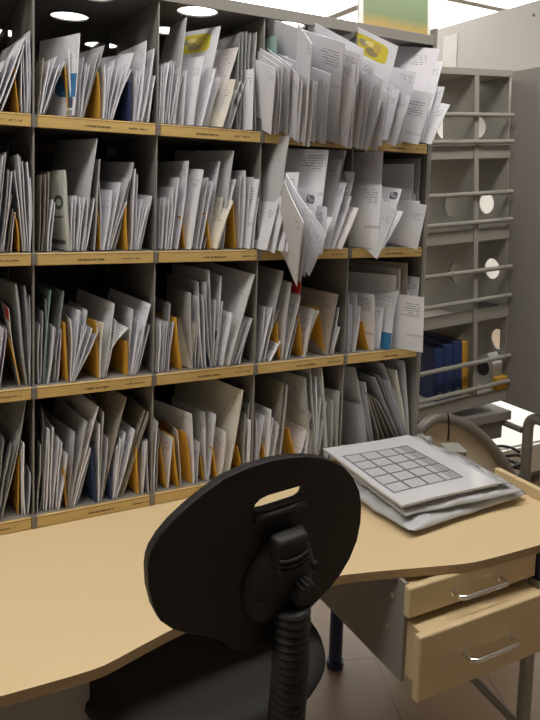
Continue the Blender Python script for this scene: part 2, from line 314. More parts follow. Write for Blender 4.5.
# ---------------------------------------------------------------- the mail
# row, bay, kind, front bottom corner xyz, front top corner xyz, turn about the vertical, depth, thickness, bow, forward tip
MAIL = """
0 0 w 0.137 1.542 1.651 0.171 1.542 1.758 3.5 0.22 0.0012 0.0027 0.0
0 0 w 0.144 1.544 1.651 0.179 1.544 1.767 0.5 0.16 0.0018 -0.0031 0.0
0 0 w 0.148 1.541 1.651 0.188 1.541 1.785 0.5 0.12 0.0012 0.0006 0.0
0 0 w 0.154 1.535 1.651 0.209 1.535 1.807 6 0.22 0.0018 -0.0007 0.0
0 0 w 0.163 1.537 1.651 0.208 1.537 1.794 4.2 0.1 0.0035 -0.0027 0.0
0 0 o 0.198 1.545 1.651 0.189 1.545 1.749 8 0.2 0.0022 0.0009 0.0
0 0 w 0.204 1.54 1.651 0.204 1.54 1.773 -0.2 0.16 0.0018 0.0022 0.0
0 0 w 0.211 1.547 1.651 0.207 1.547 1.788 -0.0 0.16 0.0025 -0.0015 0.0
0 0 w 0.215 1.537 1.651 0.212 1.537 1.809 4.3 0.22 0.0018 -0.0025 0.0
0 0 w 0.22 1.547 1.651 0.22 1.547 1.805 0.2 0.18 0.0025 -0.0038 0.0
0 0 e 0.22 1.545 1.651 0.22 1.545 1.825 4 0.26 0.004 0.0007 0.0
0 0 w 0.22 1.54 1.651 0.22 1.54 1.816 4.6 0.18 0.0012 -0.0013 0.0
0 1 k 0.237 1.542 1.651 0.248 1.542 1.771 1.2 0.16 0.0025 -0.0012 0.0
0 1 w 0.241 1.539 1.651 0.261 1.539 1.768 3.2 0.16 0.0035 -0.0002 0.0
0 1 w 0.243 1.537 1.651 0.275 1.537 1.777 3 0.18 0.0012 0.0036 0.0
0 1 w 0.248 1.539 1.651 0.281 1.539 1.762 1.4 0.22 0.0035 -0.0011 0.0
0 1 w 0.253 1.542 1.651 0.293 1.542 1.77 -0.9 0.22 0.0012 0.0017 0.0
0 1 o 0.3 1.542 1.651 0.293 1.542 1.76 1 0.18 0.0022 -0.003 0.0
0 1 w 0.306 1.538 1.651 0.301 1.538 1.794 3.9 0.22 0.0035 -0.0012 0.0
0 1 e 0.309 1.521 1.651 0.321 1.521 1.829 20 0.17 0.004 -0.0012 0.0
0 1 w 0.324 1.541 1.651 0.334 1.541 1.783 3.7 0.16 0.0025 0.0029 0.0
0 1 w 0.326 1.535 1.651 0.339 1.535 1.77 4.7 0.16 0.0018 -0.0013 0.0
0 1 w 0.33 1.542 1.651 0.348 1.542 1.768 4.5 0.2 0.0025 0.0034 0.0
0 1 g 0.332 1.542 1.651 0.367 1.542 1.801 0.9 0.22 0.0025 -0.0016 0.0
0 1 g 0.336 1.545 1.651 0.381 1.545 1.815 8 0.24 0.0018 0.0018 0.0
0 1 o 0.37 1.539 1.651 0.365 1.539 1.753 12 0.18 0.0022 -0.0027 0.0
0 1 w 0.376 1.536 1.651 0.38 1.536 1.771 4.9 0.22 0.0035 -0.0037 0.0
0 1 w 0.381 1.544 1.651 0.393 1.544 1.769 1.1 0.2 0.0035 0.0012 0.0
0 1 w 0.384 1.537 1.651 0.401 1.537 1.784 4.9 0.22 0.0012 0.0024 0.0
0 1 w 0.389 1.539 1.651 0.41 1.539 1.767 0.2 0.22 0.0018 0.001 0.0
0 1 w 0.394 1.544 1.651 0.423 1.544 1.768 -0.4 0.2 0.0025 -0.0028 0.0
0 1 w 0.396 1.545 1.651 0.448 1.545 1.807 12 0.24 0.0025 -0.0029 0.0
0 1 w 0.401 1.546 1.651 0.443 1.546 1.769 2.7 0.16 0.0035 0.0037 0.0
0 1 b 0.442 1.543 1.651 0.439 1.543 1.741 10 0.2 0.0022 -0.0002 0.0
0 1 w 0.449 1.538 1.651 0.454 1.538 1.767 1.4 0.16 0.0012 -0.001 0.0
0 1 w 0.454 1.547 1.651 0.467 1.547 1.768 4.8 0.22 0.0035 0.0029 0.0
0 1 w 0.457 1.537 1.651 0.476 1.537 1.836 4 0.2 0.0035 -0.0018 0.0
0 1 w 0.463 1.544 1.651 0.483 1.544 1.775 4.2 0.2 0.0012 0.0023 0.0
0 1 w 0.467 1.544 1.651 0.49 1.544 1.778 3.2 0.22 0.0012 0.0021 0.0
0 1 w 0.468 1.539 1.651 0.496 1.539 1.821 3.2 0.18 0.0035 -0.0019 0.0
0 1 w 0.475 1.547 1.651 0.497 1.547 1.779 3.3 0.18 0.0018 0.0006 0.0
0 1 w 0.483 1.535 1.651 0.497 1.535 1.759 2.3 0.2 0.0025 0.0014 0.0
0 2 w 0.51 1.541 1.651 0.514 1.541 1.787 -0.1 0.22 0.0025 -0.0012 0.0
0 2 w 0.516 1.543 1.651 0.524 1.543 1.792 2.4 0.18 0.0025 0.0034 0.0
0 2 w 0.519 1.537 1.651 0.531 1.537 1.793 3.2 0.18 0.0025 0.0037 0.0
0 2 w 0.526 1.541 1.651 0.539 1.541 1.8 2.2 0.2 0.0018 -0.0024 0.0
0 2 w 0.534 1.539 1.651 0.546 1.539 1.797 4.1 0.18 0.0012 0.0018 0.0
0 2 w 0.539 1.544 1.651 0.558 1.544 1.784 0.0 0.22 0.0035 -0.0016 0.0
0 2 w 0.546 1.542 1.651 0.568 1.542 1.772 9 0.22 0.0025 0.0018 0.0
0 2 g 0.547 1.535 1.651 0.572 1.535 1.902 -0.0 0.12 0.0035 0.001 0.0
0 2 w 0.569 1.537 1.651 0.575 1.537 1.778 10 0.22 0.0018 0.001 0.0
0 2 w 0.59 1.523 1.651 0.614 1.523 1.816 14 0.25 0.0012 0.0039 0.0
0 2 w 0.606 1.547 1.651 0.634 1.547 1.799 -0.0 0.16 0.0012 -0.0015 0.0
0 2 y 0.612 1.537 1.651 0.661 1.537 1.894 15 0.24 0.0018 0.0004 0.0
0 2 w 0.611 1.525 1.651 0.645 1.525 1.79 9 0.18 0.0035 -0.0012 0.0
0 2 w 0.627 1.543 1.651 0.661 1.543 1.774 5 0.16 0.0018 -0.0021 0.0
0 2 w 0.635 1.546 1.651 0.668 1.546 1.77 -1.0 0.2 0.0025 0.0028 0.0
0 2 i 0.659 1.545 1.651 0.713 1.545 1.852 12 0.22 0.0025 0.0037 0.0
0 2 c 0.664 1.52 1.651 0.696 1.52 1.769 20 0.2 0.0025 -0.0032 0.0
0 2 w 0.685 1.542 1.651 0.721 1.542 1.77 1.0 0.22 0.0025 0.0037 0.0
0 2 w 0.697 1.545 1.651 0.736 1.545 1.773 10 0.2 0.0035 0.0025 0.0
0 2 p 0.713 1.543 1.651 0.715 1.543 1.888 1.2 0.16 0.0018 0.0008 0.0
0 2 p 0.721 1.542 1.651 0.723 1.542 1.89 4.7 0.16 0.0012 -0.0012 0.0
0 2 p 0.732 1.546 1.651 0.736 1.546 1.894 -1.0 0.16 0.0025 0.0005 0.0
0 2 p 0.74 1.542 1.651 0.743 1.542 1.891 -0.2 0.22 0.0035 -0.0006 0.0
0 2 w 0.747 1.523 1.651 0.746 1.523 1.8 20 0.2 0.0018 -0.0001 0.0
0 2 p 0.763 1.541 1.651 0.76 1.541 1.894 3.2 0.2 0.0035 0.0037 0.0
0 3 w 0.785 1.521 1.651 0.787 1.521 1.792 0.5 0.22 0.0025 0.0019 0.0
0 3 w 0.785 1.521 1.651 0.787 1.521 1.801 -0.2 0.18 0.0035 -0.0038 0.0
0 3 w 0.789 1.521 1.651 0.793 1.521 1.796 1.6 0.18 0.0012 -0.0039 0.0
0 3 w 0.785 1.495 1.639 0.764 1.439 1.79 0 0.16 0.0025 -0.0001 20.0
0 3 t 0.805 1.522 1.651 0.806 1.522 1.891 6 0.2 0.0025 -0.0029 0.0
0 3 w 0.803 1.505 1.64 0.769 1.432 1.794 -4 0.13 0.0025 -0.0017 24.8
0 3 w 0.81 1.505 1.639 0.774 1.422 1.801 -0.9 0.12 0.0035 -0.002 26.6
0 3 w 0.826 1.515 1.651 0.836 1.515 1.841 12 0.13 0.0018 0.0026 0.0
0 3 w 0.842 1.523 1.651 0.853 1.523 1.918 2 0.12 0.0012 -0.0002 0.0
0 3 w 0.836 1.505 1.64 0.798 1.429 1.8 -6 0.17 0.0025 0.0009 24.8
0 3 w 0.843 1.505 1.644 0.815 1.452 1.81 2.4 0.12 0.0018 0.0035 17.5
0 3 c 0.877 1.544 1.651 0.881 1.544 1.913 0.5 0.14 0.0025 0.0028 0.0
0 3 w 0.85 1.485 1.626 0.807 1.4 1.771 -8 0.13 0.0012 -0.0003 29.4
0 3 w 0.855 1.475 1.621 0.815 1.396 1.758 -6 0.13 0.0025 0.0015 28.9
0 3 w 0.861 1.465 1.626 0.834 1.408 1.769 14 0.2 0.0012 0.0031 21.6
0 3 w 0.864 1.465 1.614 0.799 1.334 1.833 -16 0.13 0.0025 -0.0017 29.9
0 3 w 0.876 1.46 1.612 0.83 1.372 1.762 12 0.17 0.0018 -0.0039 29.4
0 3 w 0.9 1.475 1.624 0.861 1.404 1.761 3.7 0.15 0.0035 0.0029 26.6
0 3 n 0.915 1.495 1.651 0.939 1.495 1.841 16 0.2 0.0035 -0.0002 0.0
0 3 w 0.917 1.485 1.642 0.903 1.452 1.788 3.1 0.17 0.0018 0.0032 12.6
0 3 w 0.92 1.475 1.625 0.883 1.406 1.764 -4 0.13 0.0018 -0.0037 25.8
0 3 w 0.932 1.475 1.623 0.887 1.389 1.784 14 0.2 0.0035 0.0026 27.4
0 3 w 0.956 1.495 1.642 0.914 1.428 1.873 17 0.22 0.0012 -0.0016 15.8
0 3 w 0.954 1.475 1.631 0.923 1.421 1.77 -4 0.13 0.0025 0.0004 20.7
0 3 w 0.96 1.475 1.633 0.925 1.418 1.796 6 0.13 0.0035 0.0007 18.9
0 3 a 0.976 1.485 1.626 0.898 1.351 1.852 16 0.24 0.0035 0.0033 29.4
0 3 w 0.975 1.47 1.642 0.965 1.447 1.78 10 0.13 0.0018 -0.0002 9.6
0 3 w 1.002 1.485 1.63 0.946 1.385 1.831 12 0.17 0.0035 0.0038 25.6
0 3 w 0.994 1.465 1.617 0.941 1.361 1.806 14 0.17 0.0018 -0.0006 27.9
0 3 w 1.004 1.465 1.615 0.935 1.34 1.828 15 0.2 0.0012 -0.0035 29.2
0 4 w 1.007 1.465 1.615 0.953 1.375 1.767 0 0.13 0.0025 0.0026 29.2
0 4 w 1.011 1.47 1.619 0.949 1.345 1.843 0 0.24 0.0012 0.0013 28.4
0 4 w 1.028 1.465 1.615 0.973 1.363 1.789 0 0.13 0.0025 0.0018 29.2
0 4 w 1.041 1.465 1.614 0.99 1.348 1.812 0 0.24 0.0012 0.004 29.9
0 4 w 1.054 1.46 1.611 1.019 1.36 1.782 0 0.22 0.0035 -0.0036 30.0
0 4 w 1.059 1.455 1.621 1.057 1.408 1.735 0 0.13 0.0018 0.0009 22.2
0 4 y 1.105 1.495 1.634 1.075 1.376 1.87 2 0.26 0.0012 0.0017 26.6
0 4 w 1.085 1.46 1.612 1.059 1.38 1.753 0 0.13 0.0025 0.0016 29.4
0 4 w 1.11 1.475 1.627 1.09 1.408 1.776 8 0.15 0.0018 -0.0025 24.1
0 4 w 1.132 1.485 1.651 1.18 1.485 1.827 19 0.2 0.0018 -0.0007 0.0
0 4 w 1.124 1.465 1.645 1.147 1.45 1.778 16 0.13 0.0012 0.001 6.4
0 4 w 1.151 1.465 1.63 1.159 1.422 1.759 12 0.13 0.0012 0.0013 18.6
0 4 w 1.176 1.485 1.638 1.18 1.427 1.825 24 0.22 0.0012 -0.0018 17.1
0 4 w 1.172 1.465 1.639 1.172 1.443 1.747 8 0.17 0.0012 0.0019 11.4
0 4 l 1.241 1.495 1.651 1.316 1.495 1.914 34 0.26 0.0018 -0.0039 0.0
0 4 a 1.221 1.455 1.638 1.238 1.429 1.776 26 0.2 0.0012 -0.0015 10.7
0 4 w 1.242 1.465 1.651 1.288 1.465 1.803 10 0.17 0.0035 -0.0001 0.0
0 4 w 1.257 1.475 1.651 1.314 1.475 1.877 16 0.2 0.0025 0.0033 0.0
0 4 w 1.26 1.465 1.645 1.298 1.447 1.801 10 0.13 0.0025 -0.0028 6.4
0 4 w 1.259 1.445 1.64 1.303 1.428 1.751 16 0.17 0.0025 0.0033 8.2
1 0 w 0.147 1.542 1.351 0.167 1.542 1.558 2.7 0.18 0.0012 0.0004 0.0
1 0 g 0.154 1.538 1.351 0.172 1.538 1.564 3.5 0.22 0.0018 0.0025 0.0
1 0 w 0.16 1.545 1.351 0.177 1.545 1.528 1.7 0.18 0.0018 -0.003 0.0
1 0 w 0.162 1.535 1.351 0.183 1.535 1.524 1.0 0.22 0.0012 -0.0033 0.0
1 0 k 0.166 1.536 1.351 0.182 1.536 1.474 2.6 0.16 0.0035 0.003 0.0
1 0 k 0.174 1.541 1.351 0.186 1.541 1.444 0.9 0.22 0.0012 0.0003 0.0
1 0 w 0.181 1.54 1.351 0.191 1.54 1.436 4.1 0.2 0.0018 0.002 0.0
1 0 o 0.197 1.536 1.351 0.189 1.536 1.432 4.5 0.2 0.0022 -0.0029 0.0
1 0 w 0.206 1.542 1.351 0.19 1.542 1.527 1.1 0.16 0.0025 -0.0013 0.0
1 0 g 0.209 1.542 1.351 0.196 1.542 1.561 5 0.18 0.0035 -0.001 0.0
1 0 w 0.213 1.544 1.351 0.201 1.544 1.557 1.1 0.18 0.0035 0.0037 0.0
1 0 w 0.217 1.539 1.351 0.205 1.539 1.547 -0.8 0.22 0.0018 0.0019 0.0
1 0 w 0.22 1.541 1.351 0.22 1.541 1.508 4.3 0.22 0.0035 -0.0014 0.0
1 0 w 0.22 1.541 1.351 0.22 1.541 1.463 0.1 0.22 0.0018 -0.0034 0.0
1 0 w 0.22 1.54 1.351 0.215 1.54 1.546 -0.4 0.16 0.004 -0.0025 0.0
1 0 w 0.22 1.537 1.351 0.22 1.537 1.512 1.9 0.18 0.0025 -0.004 0.0
1 1 k 0.241 1.545 1.351 0.245 1.545 1.519 2.2 0.18 0.0018 0.0004 0.0
1 1 k 0.245 1.536 1.351 0.252 1.536 1.521 3.9 0.18 0.0018 -0.0037 0.0
1 1 k 0.252 1.546 1.351 0.261 1.546 1.526 1.1 0.18 0.004 -0.0015 0.0
1 1 w 0.257 1.536 1.351 0.267 1.536 1.466 -0.9 0.2 0.0035 0.0028 0.0
1 1 w 0.263 1.537 1.351 0.272 1.537 1.46 3.7 0.2 0.0025 -0.0004 0.0
1 1 N 0.305 1.538 1.351 0.294 1.538 1.532 12 0.2 0.016 0.0039 0.0
1 1 w 0.308 1.535 1.351 0.311 1.535 1.473 3.3 0.22 0.0018 0.0013 0.0
1 1 w 0.315 1.542 1.351 0.32 1.542 1.475 4.5 0.22 0.0025 0.0014 0.0
1 1 w 0.32 1.537 1.351 0.327 1.537 1.472 1.2 0.16 0.0035 -0.0027 0.0
1 1 w 0.325 1.538 1.351 0.338 1.538 1.471 3.0 0.16 0.0035 0.0018 0.0
1 1 w 0.332 1.538 1.351 0.345 1.538 1.471 1.8 0.2 0.0035 -0.0026 0.0
1 1 w 0.334 1.544 1.351 0.352 1.544 1.472 0.4 0.2 0.0012 0.0035 0.0
1 1 g 0.337 1.535 1.351 0.364 1.535 1.605 10 0.26 0.0025 0.0035 0.0
1 1 w 0.34 1.536 1.351 0.359 1.536 1.47 0.5 0.16 0.0035 -0.0008 0.0
1 1 g 0.359 1.536 1.351 0.37 1.536 1.559 0.5 0.2 0.0035 -0.0004 0.0
1 1 o 0.374 1.543 1.351 0.365 1.543 1.455 6 0.16 0.0022 -0.0026 0.0
1 1 w 0.375 1.541 1.351 0.369 1.541 1.527 1.4 0.22 0.0018 -0.0033 0.0
1 1 w 0.381 1.539 1.351 0.399 1.539 1.49 8 0.16 0.006 -0.0033 0.0
1 1 w 0.386 1.547 1.351 0.411 1.547 1.467 -0.0 0.16 0.0018 0.001 0.0
1 1 w 0.39 1.54 1.351 0.42 1.54 1.508 7 0.18 0.0035 -0.0006 0.0
1 1 g 0.394 1.544 1.351 0.442 1.544 1.518 6 0.22 0.004 0.001 0.0
1 1 w 0.399 1.544 1.351 0.436 1.544 1.464 4.5 0.2 0.0035 0.0031 0.0
1 1 g 0.409 1.547 1.351 0.453 1.547 1.556 10 0.22 0.0012 -0.0029 0.0
1 1 o 0.439 1.541 1.351 0.434 1.541 1.454 11 0.16 0.0022 0.0026 0.0
1 1 w 0.447 1.539 1.351 0.454 1.539 1.541 -0.2 0.16 0.003 -0.0002 0.0
1 1 w 0.455 1.543 1.351 0.461 1.543 1.529 3.8 0.22 0.0018 -0.0018 0.0
1 1 w 0.458 1.541 1.351 0.472 1.541 1.471 0.5 0.22 0.0018 0.0024 0.0
1 1 w 0.463 1.546 1.351 0.48 1.546 1.464 4.3 0.16 0.0035 0.0022 0.0
1 1 w 0.463 1.54 1.351 0.486 1.54 1.457 3.6 0.16 0.0025 0.0012 0.0
1 1 w 0.47 1.544 1.351 0.497 1.544 1.479 9 0.22 0.0012 -0.0005 0.0
1 2 w 0.517 1.545 1.351 0.518 1.545 1.474 2.9 0.16 0.0012 0.0016 0.0
1 2 w 0.522 1.538 1.351 0.526 1.538 1.477 3.9 0.2 0.0018 -0.0014 0.0
1 2 w 0.531 1.539 1.351 0.537 1.539 1.473 -0.2 0.2 0.0025 -0.0017 0.0
1 2 w 0.536 1.536 1.351 0.547 1.536 1.501 6 0.22 0.0012 -0.0038 0.0
1 2 w 0.543 1.536 1.351 0.559 1.536 1.525 -0.2 0.18 0.004 -0.0005 0.0
1 2 w 0.56 1.538 1.351 0.584 1.538 1.566 4.7 0.24 0.004 -0.0039 0.0
1 2 o 0.581 1.541 1.351 0.568 1.541 1.432 -0.2 0.16 0.0022 -0.0011 0.0
1 2 w 0.591 1.527 1.351 0.62 1.527 1.546 15 0.2 0.0018 0.0007 0.0
1 2 w 0.608 1.545 1.351 0.635 1.545 1.475 3.4 0.16 0.0025 0.0002 0.0
1 2 w 0.611 1.537 1.351 0.638 1.537 1.527 3.3 0.18 0.0035 0.0024 0.0
1 2 w 0.62 1.536 1.351 0.65 1.536 1.518 0.9 0.16 0.0035 0.0008 0.0
1 2 w 0.635 1.547 1.351 0.672 1.547 1.569 2.6 0.2 0.0012 -0.003 0.0
1 2 o 0.648 1.537 1.351 0.634 1.537 1.441 7 0.16 0.0022 0.0003 0.0
1 2 c 0.658 1.545 1.351 0.682 1.545 1.48 10 0.22 0.0012 -0.0023 0.0
1 2 c 0.66 1.527 1.351 0.702 1.527 1.473 17 0.16 0.0012 0.0033 0.0
1 2 a 0.669 1.538 1.351 0.713 1.538 1.526 14 0.22 0.0025 -0.0009 0.0
1 2 g 0.682 1.538 1.351 0.704 1.538 1.597 14 0.26 0.0025 0.0026 0.0
1 2 o 0.718 1.539 1.351 0.707 1.539 1.464 6 0.22 0.0022 0.0021 0.0
1 2 w 0.728 1.544 1.351 0.729 1.544 1.537 1.2 0.16 0.0012 0.0009 0.0
1 2 w 0.734 1.54 1.351 0.74 1.54 1.549 10 0.2 0.0018 -0.0029 0.0
1 2 w 0.744 1.538 1.351 0.753 1.538 1.516 1.3 0.16 0.0018 -0.0008 0.0
1 2 w 0.754 1.544 1.351 0.765 1.544 1.533 8 0.18 0.0018 0.0024 0.0
1 2 a 0.749 1.525 1.351 0.772 1.525 1.528 12 0.18 0.0035 0.0015 0.0
1 2 w 0.76 1.525 1.351 0.772 1.525 1.483 10 0.22 0.0012 0.0024 0.0
1 3 w 0.773 1.475 1.351 0.801 1.475 1.472 0 0.14 0.0012 0.0001 0.0
1 3 g 0.796 1.485 1.351 0.832 1.485 1.639 4 0.16 0.0035 0.0015 0.0
1 3 w 0.79 1.465 1.344 0.813 1.447 1.482 2 0.14 0.0018 0.0025 7.2
1 3 w 0.803 1.445 1.351 0.827 1.445 1.487 6 0.14 0.0035 -0.0004 0.0
1 3 a 0.81 1.435 1.351 0.835 1.435 1.547 8 0.13 0.0012 -0.0015 0.0
1 3 w 0.837 1.465 1.351 0.864 1.465 1.504 10 0.17 0.0012 0.0003 0.0
1 3 w 0.822 1.425 1.323 0.812 1.384 1.472 -4 0.15 0.0012 0.0009 15.4
1 3 w 0.823 1.415 1.302 0.808 1.352 1.447 -6 0.15 0.0035 0.0 23.3
1 3 w 0.834 1.425 1.265 0.766 1.289 1.43 -14 0.15 0.003 0.0024 39.3
1 3 w 0.844 1.425 1.273 0.788 1.292 1.451 -8 0.15 0.0025 0.0037 36.6
1 3 w 0.849 1.415 1.289 0.838 1.347 1.415 -4 0.15 0.0012 0.0014 28.5
1 3 s 0.881 1.455 1.341 0.89 1.431 1.5 22 0.2 0.0012 -0.0038 8.5
1 3 w 0.868 1.425 1.289 0.874 1.36 1.399 -2 0.15 0.0018 -0.0017 30.7
1 3 a 0.92 1.475 1.351 0.944 1.475 1.609 28 0.22 0.0025 0.0009 0.0
1 3 w 0.924 1.465 1.351 0.96 1.465 1.435 9 0.13 0.0025 0.0034 0.0
1 3 w 0.917 1.445 1.342 0.918 1.431 1.462 8 0.17 0.0035 -0.0015 6.9
1 3 w 0.961 1.505 1.351 1.007 1.505 1.59 12 0.2 0.0018 -0.0034 0.0
1 3 w 0.984 1.525 1.351 1.033 1.525 1.615 16 0.24 0.0012 0.0014 0.0
1 3 w 0.961 1.485 1.351 1.011 1.485 1.526 10 0.15 0.0025 0.0015 0.0
1 3 w 0.978 1.485 1.351 1.029 1.485 1.491 10 0.13 0.0012 -0.0021 0.0
1 3 n 0.999 1.505 1.351 1.052 1.505 1.557 12 0.17 0.0018 -0.0001 0.0
1 3 i 0.996 1.475 1.351 1.046 1.475 1.461 16 0.17 0.0035 -0.0009 0.0
1 4 w 1.107 1.465 1.323 1.119 1.405 1.459 6 0.16 0.0035 -0.0026 23.8
1 4 l 1.139 1.505 1.351 1.141 1.505 1.618 16 0.26 0.0012 0.0014 0.0
1 4 a 1.112 1.465 1.351 1.112 1.465 1.525 13 0.2 0.0018 0.0033 0.0
1 4 s 1.14 1.485 1.351 1.197 1.485 1.516 16 0.2 0.0025 -0.0009 0.0
1 4 w 1.125 1.465 1.351 1.19 1.465 1.454 10 0.13 0.0025 -0.002 0.0
1 4 w 1.271 1.537 1.351 1.271 1.537 1.518 20 0.22 0.0035 0.0021 0.0
1 4 g 1.28 1.536 1.351 1.277 1.536 1.59 28 0.26 0.0025 -0.0016 0.0
1 4 w 1.285 1.538 1.351 1.288 1.538 1.504 8 0.16 0.0035 -0.0007 0.0
1 4 a 1.258 1.495 1.351 1.271 1.495 1.484 20 0.15 0.0035 0.0002 0.0
1 4 g 1.305 1.538 1.351 1.303 1.538 1.607 10 0.24 0.0012 0.0032 0.0
1 4 w 1.261 1.485 1.346 1.273 1.467 1.473 24 0.16 0.0018 -0.0016 7.9
2 0 w 0.148 1.538 1.05 0.165 1.538 1.181 2.6 0.18 0.0018 -0.0006 0.0
2 0 v 0.156 1.537 1.05 0.172 1.537 1.178 0.8 0.22 0.0018 -0.0005 0.0
2 0 r 0.197 1.539 1.05 0.175 1.539 1.225 -0.4 0.14 0.0025 0.0018 0.0
2 0 o 0.199 1.536 1.05 0.176 1.536 1.16 1.9 0.2 0.0022 -0.0015 0.0
2 0 p 0.216 1.545 1.05 0.189 1.545 1.279 6 0.18 0.008 0.0012 0.0
2 0 p 0.22 1.546 1.05 0.208 1.546 1.274 10 0.22 0.006 -0.0022 0.0
2 0 p 0.22 1.543 1.05 0.216 1.543 1.245 4.0 0.18 0.0012 -0.004 0.0
2 0 w 0.22 1.543 1.05 0.22 1.543 1.251 -0.3 0.18 0.0018 -0.0011 0.0
2 1 w 0.239 1.544 1.05 0.241 1.544 1.185 2.4 0.18 0.0025 0.0025 0.0
2 1 w 0.243 1.545 1.05 0.248 1.545 1.214 2.3 0.22 0.0012 -0.0011 0.0
2 1 p 0.248 1.545 1.05 0.255 1.545 1.243 0.2 0.18 0.0025 -0.0026 0.0
2 1 t 0.252 1.546 1.05 0.265 1.546 1.262 4.9 0.2 0.003 0.0021 0.0
2 1 w 0.258 1.538 1.05 0.27 1.538 1.18 4.6 0.18 0.0035 -0.004 0.0
2 1 w 0.263 1.547 1.05 0.277 1.547 1.175 4.8 0.16 0.0012 -0.0 0.0
2 1 p 0.27 1.547 1.05 0.294 1.547 1.258 8 0.2 0.0012 -0.0001 0.0
2 1 w 0.274 1.546 1.05 0.285 1.546 1.175 3.3 0.16 0.0012 0.0025 0.0
2 1 w 0.28 1.547 1.05 0.289 1.547 1.17 3.5 0.16 0.0025 -0.0009 0.0
2 1 o 0.302 1.538 1.05 0.295 1.538 1.187 7 0.18 0.0022 0.0006 0.0
2 1 w 0.308 1.539 1.05 0.308 1.539 1.194 1.0 0.16 0.0035 -0.0036 0.0
2 1 w 0.309 1.537 1.05 0.344 1.537 1.175 -0.5 0.16 0.0025 0.0025 0.0
2 1 w 0.31 1.54 1.05 0.33 1.54 1.212 12 0.22 0.0018 -0.0018 0.0
2 1 w 0.313 1.544 1.05 0.336 1.544 1.174 -0.1 0.16 0.0035 -0.0005 0.0
2 1 w 0.312 1.535 1.05 0.356 1.535 1.17 2.4 0.2 0.0012 -0.0036 0.0
2 1 w 0.314 1.537 1.05 0.346 1.537 1.212 4.1 0.16 0.0012 -0.0004 0.0
2 1 w 0.315 1.538 1.05 0.371 1.538 1.168 4.8 0.18 0.004 -0.0039 0.0
2 1 o 0.373 1.541 1.05 0.366 1.541 1.186 10 0.18 0.0022 0.0001 0.0
2 1 c 0.376 1.536 1.05 0.382 1.536 1.181 8 0.18 0.0035 0.0029 0.0
2 1 w 0.382 1.546 1.05 0.411 1.546 1.224 11 0.22 0.0012 -0.0023 0.0
2 1 w 0.384 1.54 1.05 0.403 1.54 1.188 3.3 0.18 0.0035 -0.0039 0.0
2 1 w 0.39 1.545 1.05 0.414 1.545 1.183 -0.0 0.18 0.004 -0.0028 0.0
2 1 n 0.391 1.544 1.05 0.443 1.544 1.164 1.5 0.16 0.0025 0.02 0.0
2 1 o 0.44 1.538 1.05 0.438 1.538 1.134 8 0.2 0.0022 -0.0018 0.0
2 1 a 0.444 1.541 1.05 0.454 1.541 1.208 0.7 0.2 0.0012 0.0022 0.0
2 1 w 0.449 1.544 1.05 0.466 1.544 1.179 -0.5 0.22 0.0035 -0.0037 0.0
2 1 w 0.451 1.54 1.05 0.472 1.54 1.175 -0.1 0.22 0.0012 0.002 0.0
2 1 w 0.454 1.541 1.05 0.497 1.541 1.219 12 0.22 0.0025 0.0008 0.0
2 1 w 0.458 1.537 1.05 0.482 1.537 1.17 0.4 0.2 0.0012 -0.0039 0.0
2 1 w 0.466 1.545 1.05 0.497 1.545 1.167 -0.5 0.16 0.0025 -0.0013 0.0
2 2 w 0.51 1.538 1.05 0.512 1.538 1.179 -0.2 0.22 0.0012 -0.0017 0.0
2 2 w 0.517 1.536 1.05 0.52 1.536 1.177 1.4 0.2 0.004 -0.0011 0.0
2 2 w 0.526 1.541 1.05 0.532 1.541 1.173 2.5 0.16 0.0018 -0.0019 0.0
2 2 w 0.533 1.542 1.05 0.541 1.542 1.172 3.4 0.16 0.0018 -0.0002 0.0
2 2 g 0.539 1.543 1.05 0.547 1.543 1.217 -1.0 0.18 0.0018 -0.0006 0.0
2 2 w 0.544 1.541 1.05 0.557 1.541 1.171 2.7 0.2 0.0012 0.0024 0.0
2 2 o 0.579 1.538 1.05 0.561 1.538 1.183 14 0.2 0.0022 0.0031 0.0
2 2 c 0.604 1.544 1.05 0.617 1.544 1.164 18 0.2 0.0025 -0.0005 0.0
2 2 g 0.605 1.536 1.05 0.596 1.536 1.242 -0.3 0.18 0.0025 0.0017 0.0
2 2 w 0.618 1.546 1.05 0.622 1.546 1.169 4.7 0.2 0.0025 0.0028 0.0
2 2 g 0.625 1.542 1.05 0.618 1.542 1.268 3.1 0.2 0.0035 -0.0036 0.0
2 2 w 0.635 1.538 1.05 0.617 1.538 1.232 2.7 0.16 0.0025 0.0025 0.0
2 2 w 0.642 1.536 1.05 0.63 1.536 1.235 -1.0 0.22 0.0018 0.0005 0.0
2 2 b 0.654 1.539 1.05 0.647 1.539 1.137 10 0.2 0.0022 -0.0004 0.0
2 2 g 0.655 1.536 1.05 0.636 1.536 1.268 3.5 0.16 0.0025 0.0031 0.0
2 2 g 0.658 1.539 1.05 0.646 1.539 1.298 8 0.2 0.0025 -0.0019 0.0
2 2 w 0.662 1.538 1.05 0.665 1.538 1.221 3.7 0.22 0.0012 -0.0019 0.0
2 2 w 0.669 1.545 1.05 0.681 1.545 1.281 2.8 0.12 0.0035 -0.0027 0.0
2 2 a 0.672 1.544 1.05 0.688 1.544 1.216 7 0.22 0.0025 0.0007 0.0
2 2 b 0.677 1.546 1.05 0.674 1.546 1.14 10 0.16 0.0022 0.0005 0.0
2 2 w 0.683 1.546 1.05 0.704 1.546 1.184 6 0.18 0.0012 -0.0039 0.0
2 2 w 0.688 1.536 1.05 0.712 1.536 1.185 6 0.22 0.0035 0.0014 0.0
2 2 w 0.703 1.543 1.05 0.741 1.543 1.179 14 0.16 0.003 0.0007 0.0
2 2 g 0.707 1.536 1.05 0.772 1.536 1.283 18 0.26 0.0035 0.0009 0.0
2 2 w 0.716 1.538 1.05 0.748 1.538 1.165 4.7 0.16 0.0012 0.0018 0.0
